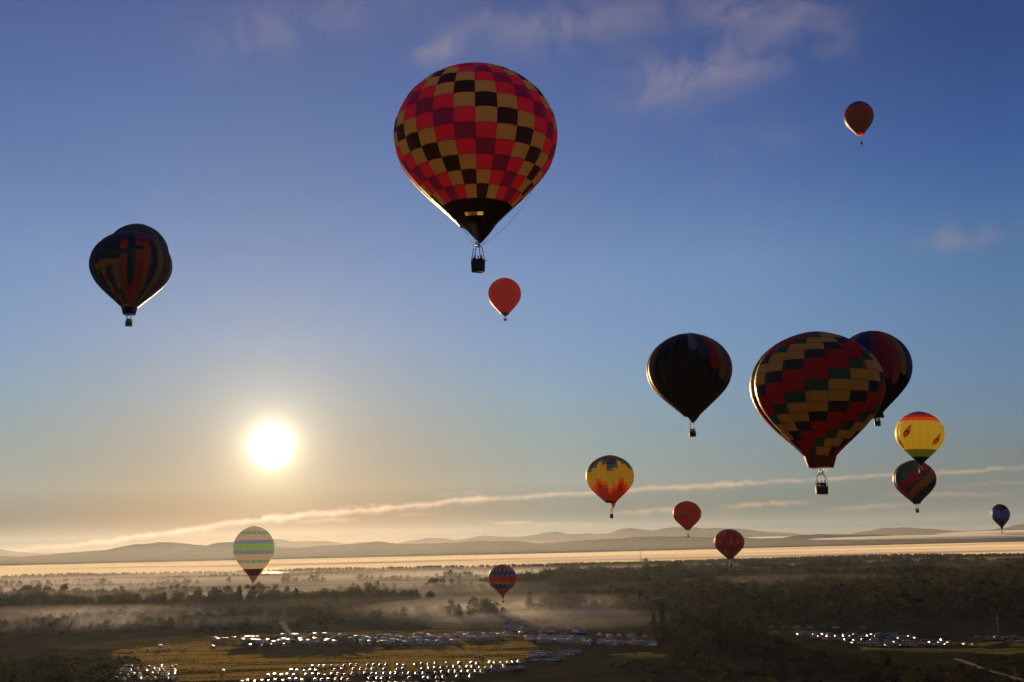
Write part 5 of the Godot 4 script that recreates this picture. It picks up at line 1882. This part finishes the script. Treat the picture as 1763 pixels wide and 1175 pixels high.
func build_camp() -> void:
	var r := RandomNumberGenerator.new()
	r.seed = 808
	var protos := {}
	for k in ["motorhome", "travel_trailer", "box_truck", "canopy_tent", "marquee"]:
		var o := thing(k, "", k.replace("_", " ") if k != "marquee" else "tent")
		match k:
			"motorhome":
				motorhome(o, 7.2)
			"travel_trailer":
				travel_trailer(o, 6.0)
			"box_truck":
				box_truck(o, 6.6)
			"canopy_tent":
				canopy_tent(o, 3.4, 3.4, 2.2, 3.4, false)
			_:
				canopy_tent(o, 8.0, 4.6, 2.4, 3.9, true)
		protos[k] = [o, false]
	# rows of the camp: where, from, to, how many, what stands there, heading
	var rows := [
		["back row of the camp at left", Vector2(-222, -812), Vector2(-186, -816), 9, ["motorhome", "canopy_tent", "travel_trailer", "motorhome"], 1.5],
		["back row of the camp left of centre", Vector2(-178, -834), Vector2(-122, -818), 13, ["canopy_tent", "motorhome", "canopy_tent", "box_truck", "marquee"], 1.2],
		["second row of the camp at left", Vector2(-196, -796), Vector2(-128, -786), 16, ["travel_trailer", "canopy_tent", "motorhome", "travel_trailer", "canopy_tent"], 1.3],
		["front row of the camp at left", Vector2(-184, -784), Vector2(-122, -768), 13, ["motorhome", "canopy_tent", "canopy_tent", "travel_trailer"], 1.4],
		["back row of the camp at centre", Vector2(-116, -800), Vector2(4, -800), 24, ["travel_trailer", "marquee", "canopy_tent", "motorhome", "box_truck"], 1.2],
		["middle row of the camp at centre", Vector2(-118, -786), Vector2(-18, -772), 21, ["motorhome", "canopy_tent", "box_truck", "travel_trailer", "motorhome"], 1.5],
		["front row of the camp at centre", Vector2(-106, -764), Vector2(-40, -744), 14, ["motorhome", "travel_trailer", "canopy_tent", "motorhome", "box_truck"], 1.3],
		["misty far row right of centre", Vector2(-6, -846), Vector2(48, -812), 12, ["marquee", "box_truck", "marquee", "motorhome"], 1.5],
		["middle row right of the meadow", Vector2(6, -770), Vector2(44, -752), 9, ["marquee", "motorhome", "box_truck", "canopy_tent"], 1.4],
		["front row right of the meadow", Vector2(14, -742), Vector2(84, -704), 16, ["marquee", "travel_trailer", "canopy_tent", "box_truck", "motorhome"], 1.1],
		["row by the dry strip", Vector2(52, -770), Vector2(92, -752), 6, ["canopy_tent", "motorhome", "canopy_tent", "box_truck"], 1.4],
	]
	var looks := {"motorhome": "pale motorhome", "travel_trailer": "white travel trailer", "box_truck": "white box truck", "canopy_tent": "small white canopy tent", "marquee": "long white ridge tent"}
	for row in rows:
		var counts := {}
		for i in row[3]:
			var k: String = row[4][i % row[4].size()]
			var p: Vector2 = (row[1] as Vector2).lerp(row[2], (i + 0.5) / row[3]) + Vector2(r.randf_range(-1.6, 1.6), r.randf_range(-6.5, 6.5))
			var o: Node3D = protos[k][0]
			if protos[k][1]:
				o = o.duplicate()
				o.name = numbered(k)
				add_child(o)
			protos[k][1] = true
			counts[k] = counts.get(k, 0) + 1
			o.position = Vector3(p.x, 0.03, p.y)
			o.rotation.y = row[5] * 0.6 + r.randf_range(-0.6, 0.6) + (PI if r.randf() < 0.5 else 0.0) if not k in ["canopy_tent", "marquee"] else r.randf_range(-0.3, 0.3)
			tag(o, "%s, %s such from left, %s" % [looks[k], count_word(counts[k]), row[0]], k.replace("_", " ") if k != "marquee" else "tent", "the campers' " + row[0])
	# the truck in the short row at the left
	var t: Node3D = (protos["box_truck"][0] as Node3D).duplicate()
	t.name = numbered("box_truck")
	add_child(t)
	t.position = Vector3(-238, 0.03, -756)
	t.rotation.y = 0.3
	tag(t, "white box truck in the short row of vehicles left of the camp", "box truck")
	# people out on the grass
	var i := 0
	for s in [[18, -700], [24, -694], [-2, -655], [12, -712], [-60, -700], [-88, -726], [-130, -742], [-150, -745], [4, -690], [-30, -725], [64, -742], [70, -744], [-205, -700], [-96, -650]]:
		var p := thing("person", "person in dark clothes on the grass, %s from the left" % count_word(1 + i), "person", Vector3(s[0], 0.0, s[1]), i * 0.9, "people walking on the meadow")
		dress(p, person_meshes[0], i)
		i += 1
	# ranks from left to right, for the labels
	var walkers := get_children().filter(func(c): return c.get_meta("group", "") == "people walking on the meadow")
	walkers.sort_custom(func(a, c): return a.position.x / -a.position.z < c.position.x / -c.position.z)
	for k in walkers.size():
		walkers[k].set_meta("label", "person in dark clothes standing on the grass, %s walker from the left" % count_word(k + 1))


func build_poles() -> void:
	var wood := plain(Color(0.06, 0.045, 0.03), 0.9)
	for s in [[-16, -613, 9.0, "tall thin pole standing on the meadow right of the lone white car"], [297, -705, 15.0, "tall grey pole left of the far right car park"], [-12, -668, 5.0, "short pole standing on the right of the meadow"]]:
		var o := thing("pole", s[3], "pole", Vector3(s[0], 0, s[1]))
		line(o, "post", [Vector3(0, -0.3, 0), Vector3(0, s[2], 0)], 0.11)
		line(o, "cross_arm", [Vector3(-0.9, s[2] - 0.5, 0), Vector3(0.9, s[2] - 0.5, 0)], 0.07)
	# radio mast beyond the woods, in the lake mist
	var m := thing("radio_mast", "thin radio mast rising from the bright lake mist", "mast", Vector3(338, 0, -3080))
	for k in 3:
		var a := k * TAU / 3.0
		line(m, "leg", [Vector3(cos(a) * 2.2, 0, sin(a) * 2.2), Vector3(cos(a) * 0.4, 44, sin(a) * 0.4)], 0.35)
	for k in 9:
		line(m, "brace", [Vector3(-2.0 + k * 0.2, 3.0 + k * 4.6, 0.6), Vector3(1.9 - k * 0.19, 5.0 + k * 4.6, -0.6)], 0.2)
	# a farmhouse whose pale roof shows over the left fields
	var f := thing("farmhouse", "small farmhouse with a pale roof in the misty fields at far left", "house", Vector3(-1000, ground_y(-1000, -2330), -2330), 0.5)
	var st := begin()
	boxy(st, Vector3(0, 2.6, 0), Vector3(16, 5.2, 9))
	obj("wall", join([[st, plain(Color(0.5, 0.47, 0.42))]]), null, f)
	st = begin()
	st.set_smooth_group(-1)
	var a := [Vector3(-8.6, 5.0, 5.2), Vector3(8.6, 5.0, 5.2), Vector3(8.6, 9.0, 0), Vector3(-8.6, 9.0, 0), Vector3(8.6, 5.0, -5.2), Vector3(-8.6, 5.0, -5.2)]
	for q in [[0, 3, 1], [1, 3, 2], [4, 2, 5], [5, 2, 3], [0, 5, 3], [1, 2, 4]]:
		for k in q:
			st.add_vertex(a[k])
	obj("roof", join([[st, plain(Color(0.45, 0.42, 0.40), 0.5)]]), null, f)
	for k in 4:
		st = begin()
		boxy(st, Vector3(-5.4 + k * 3.6, 2.9, 4.52), Vector3(1.2, 1.6, 0.1))
		obj("window", join([[st, glass_mat]]), null, f)
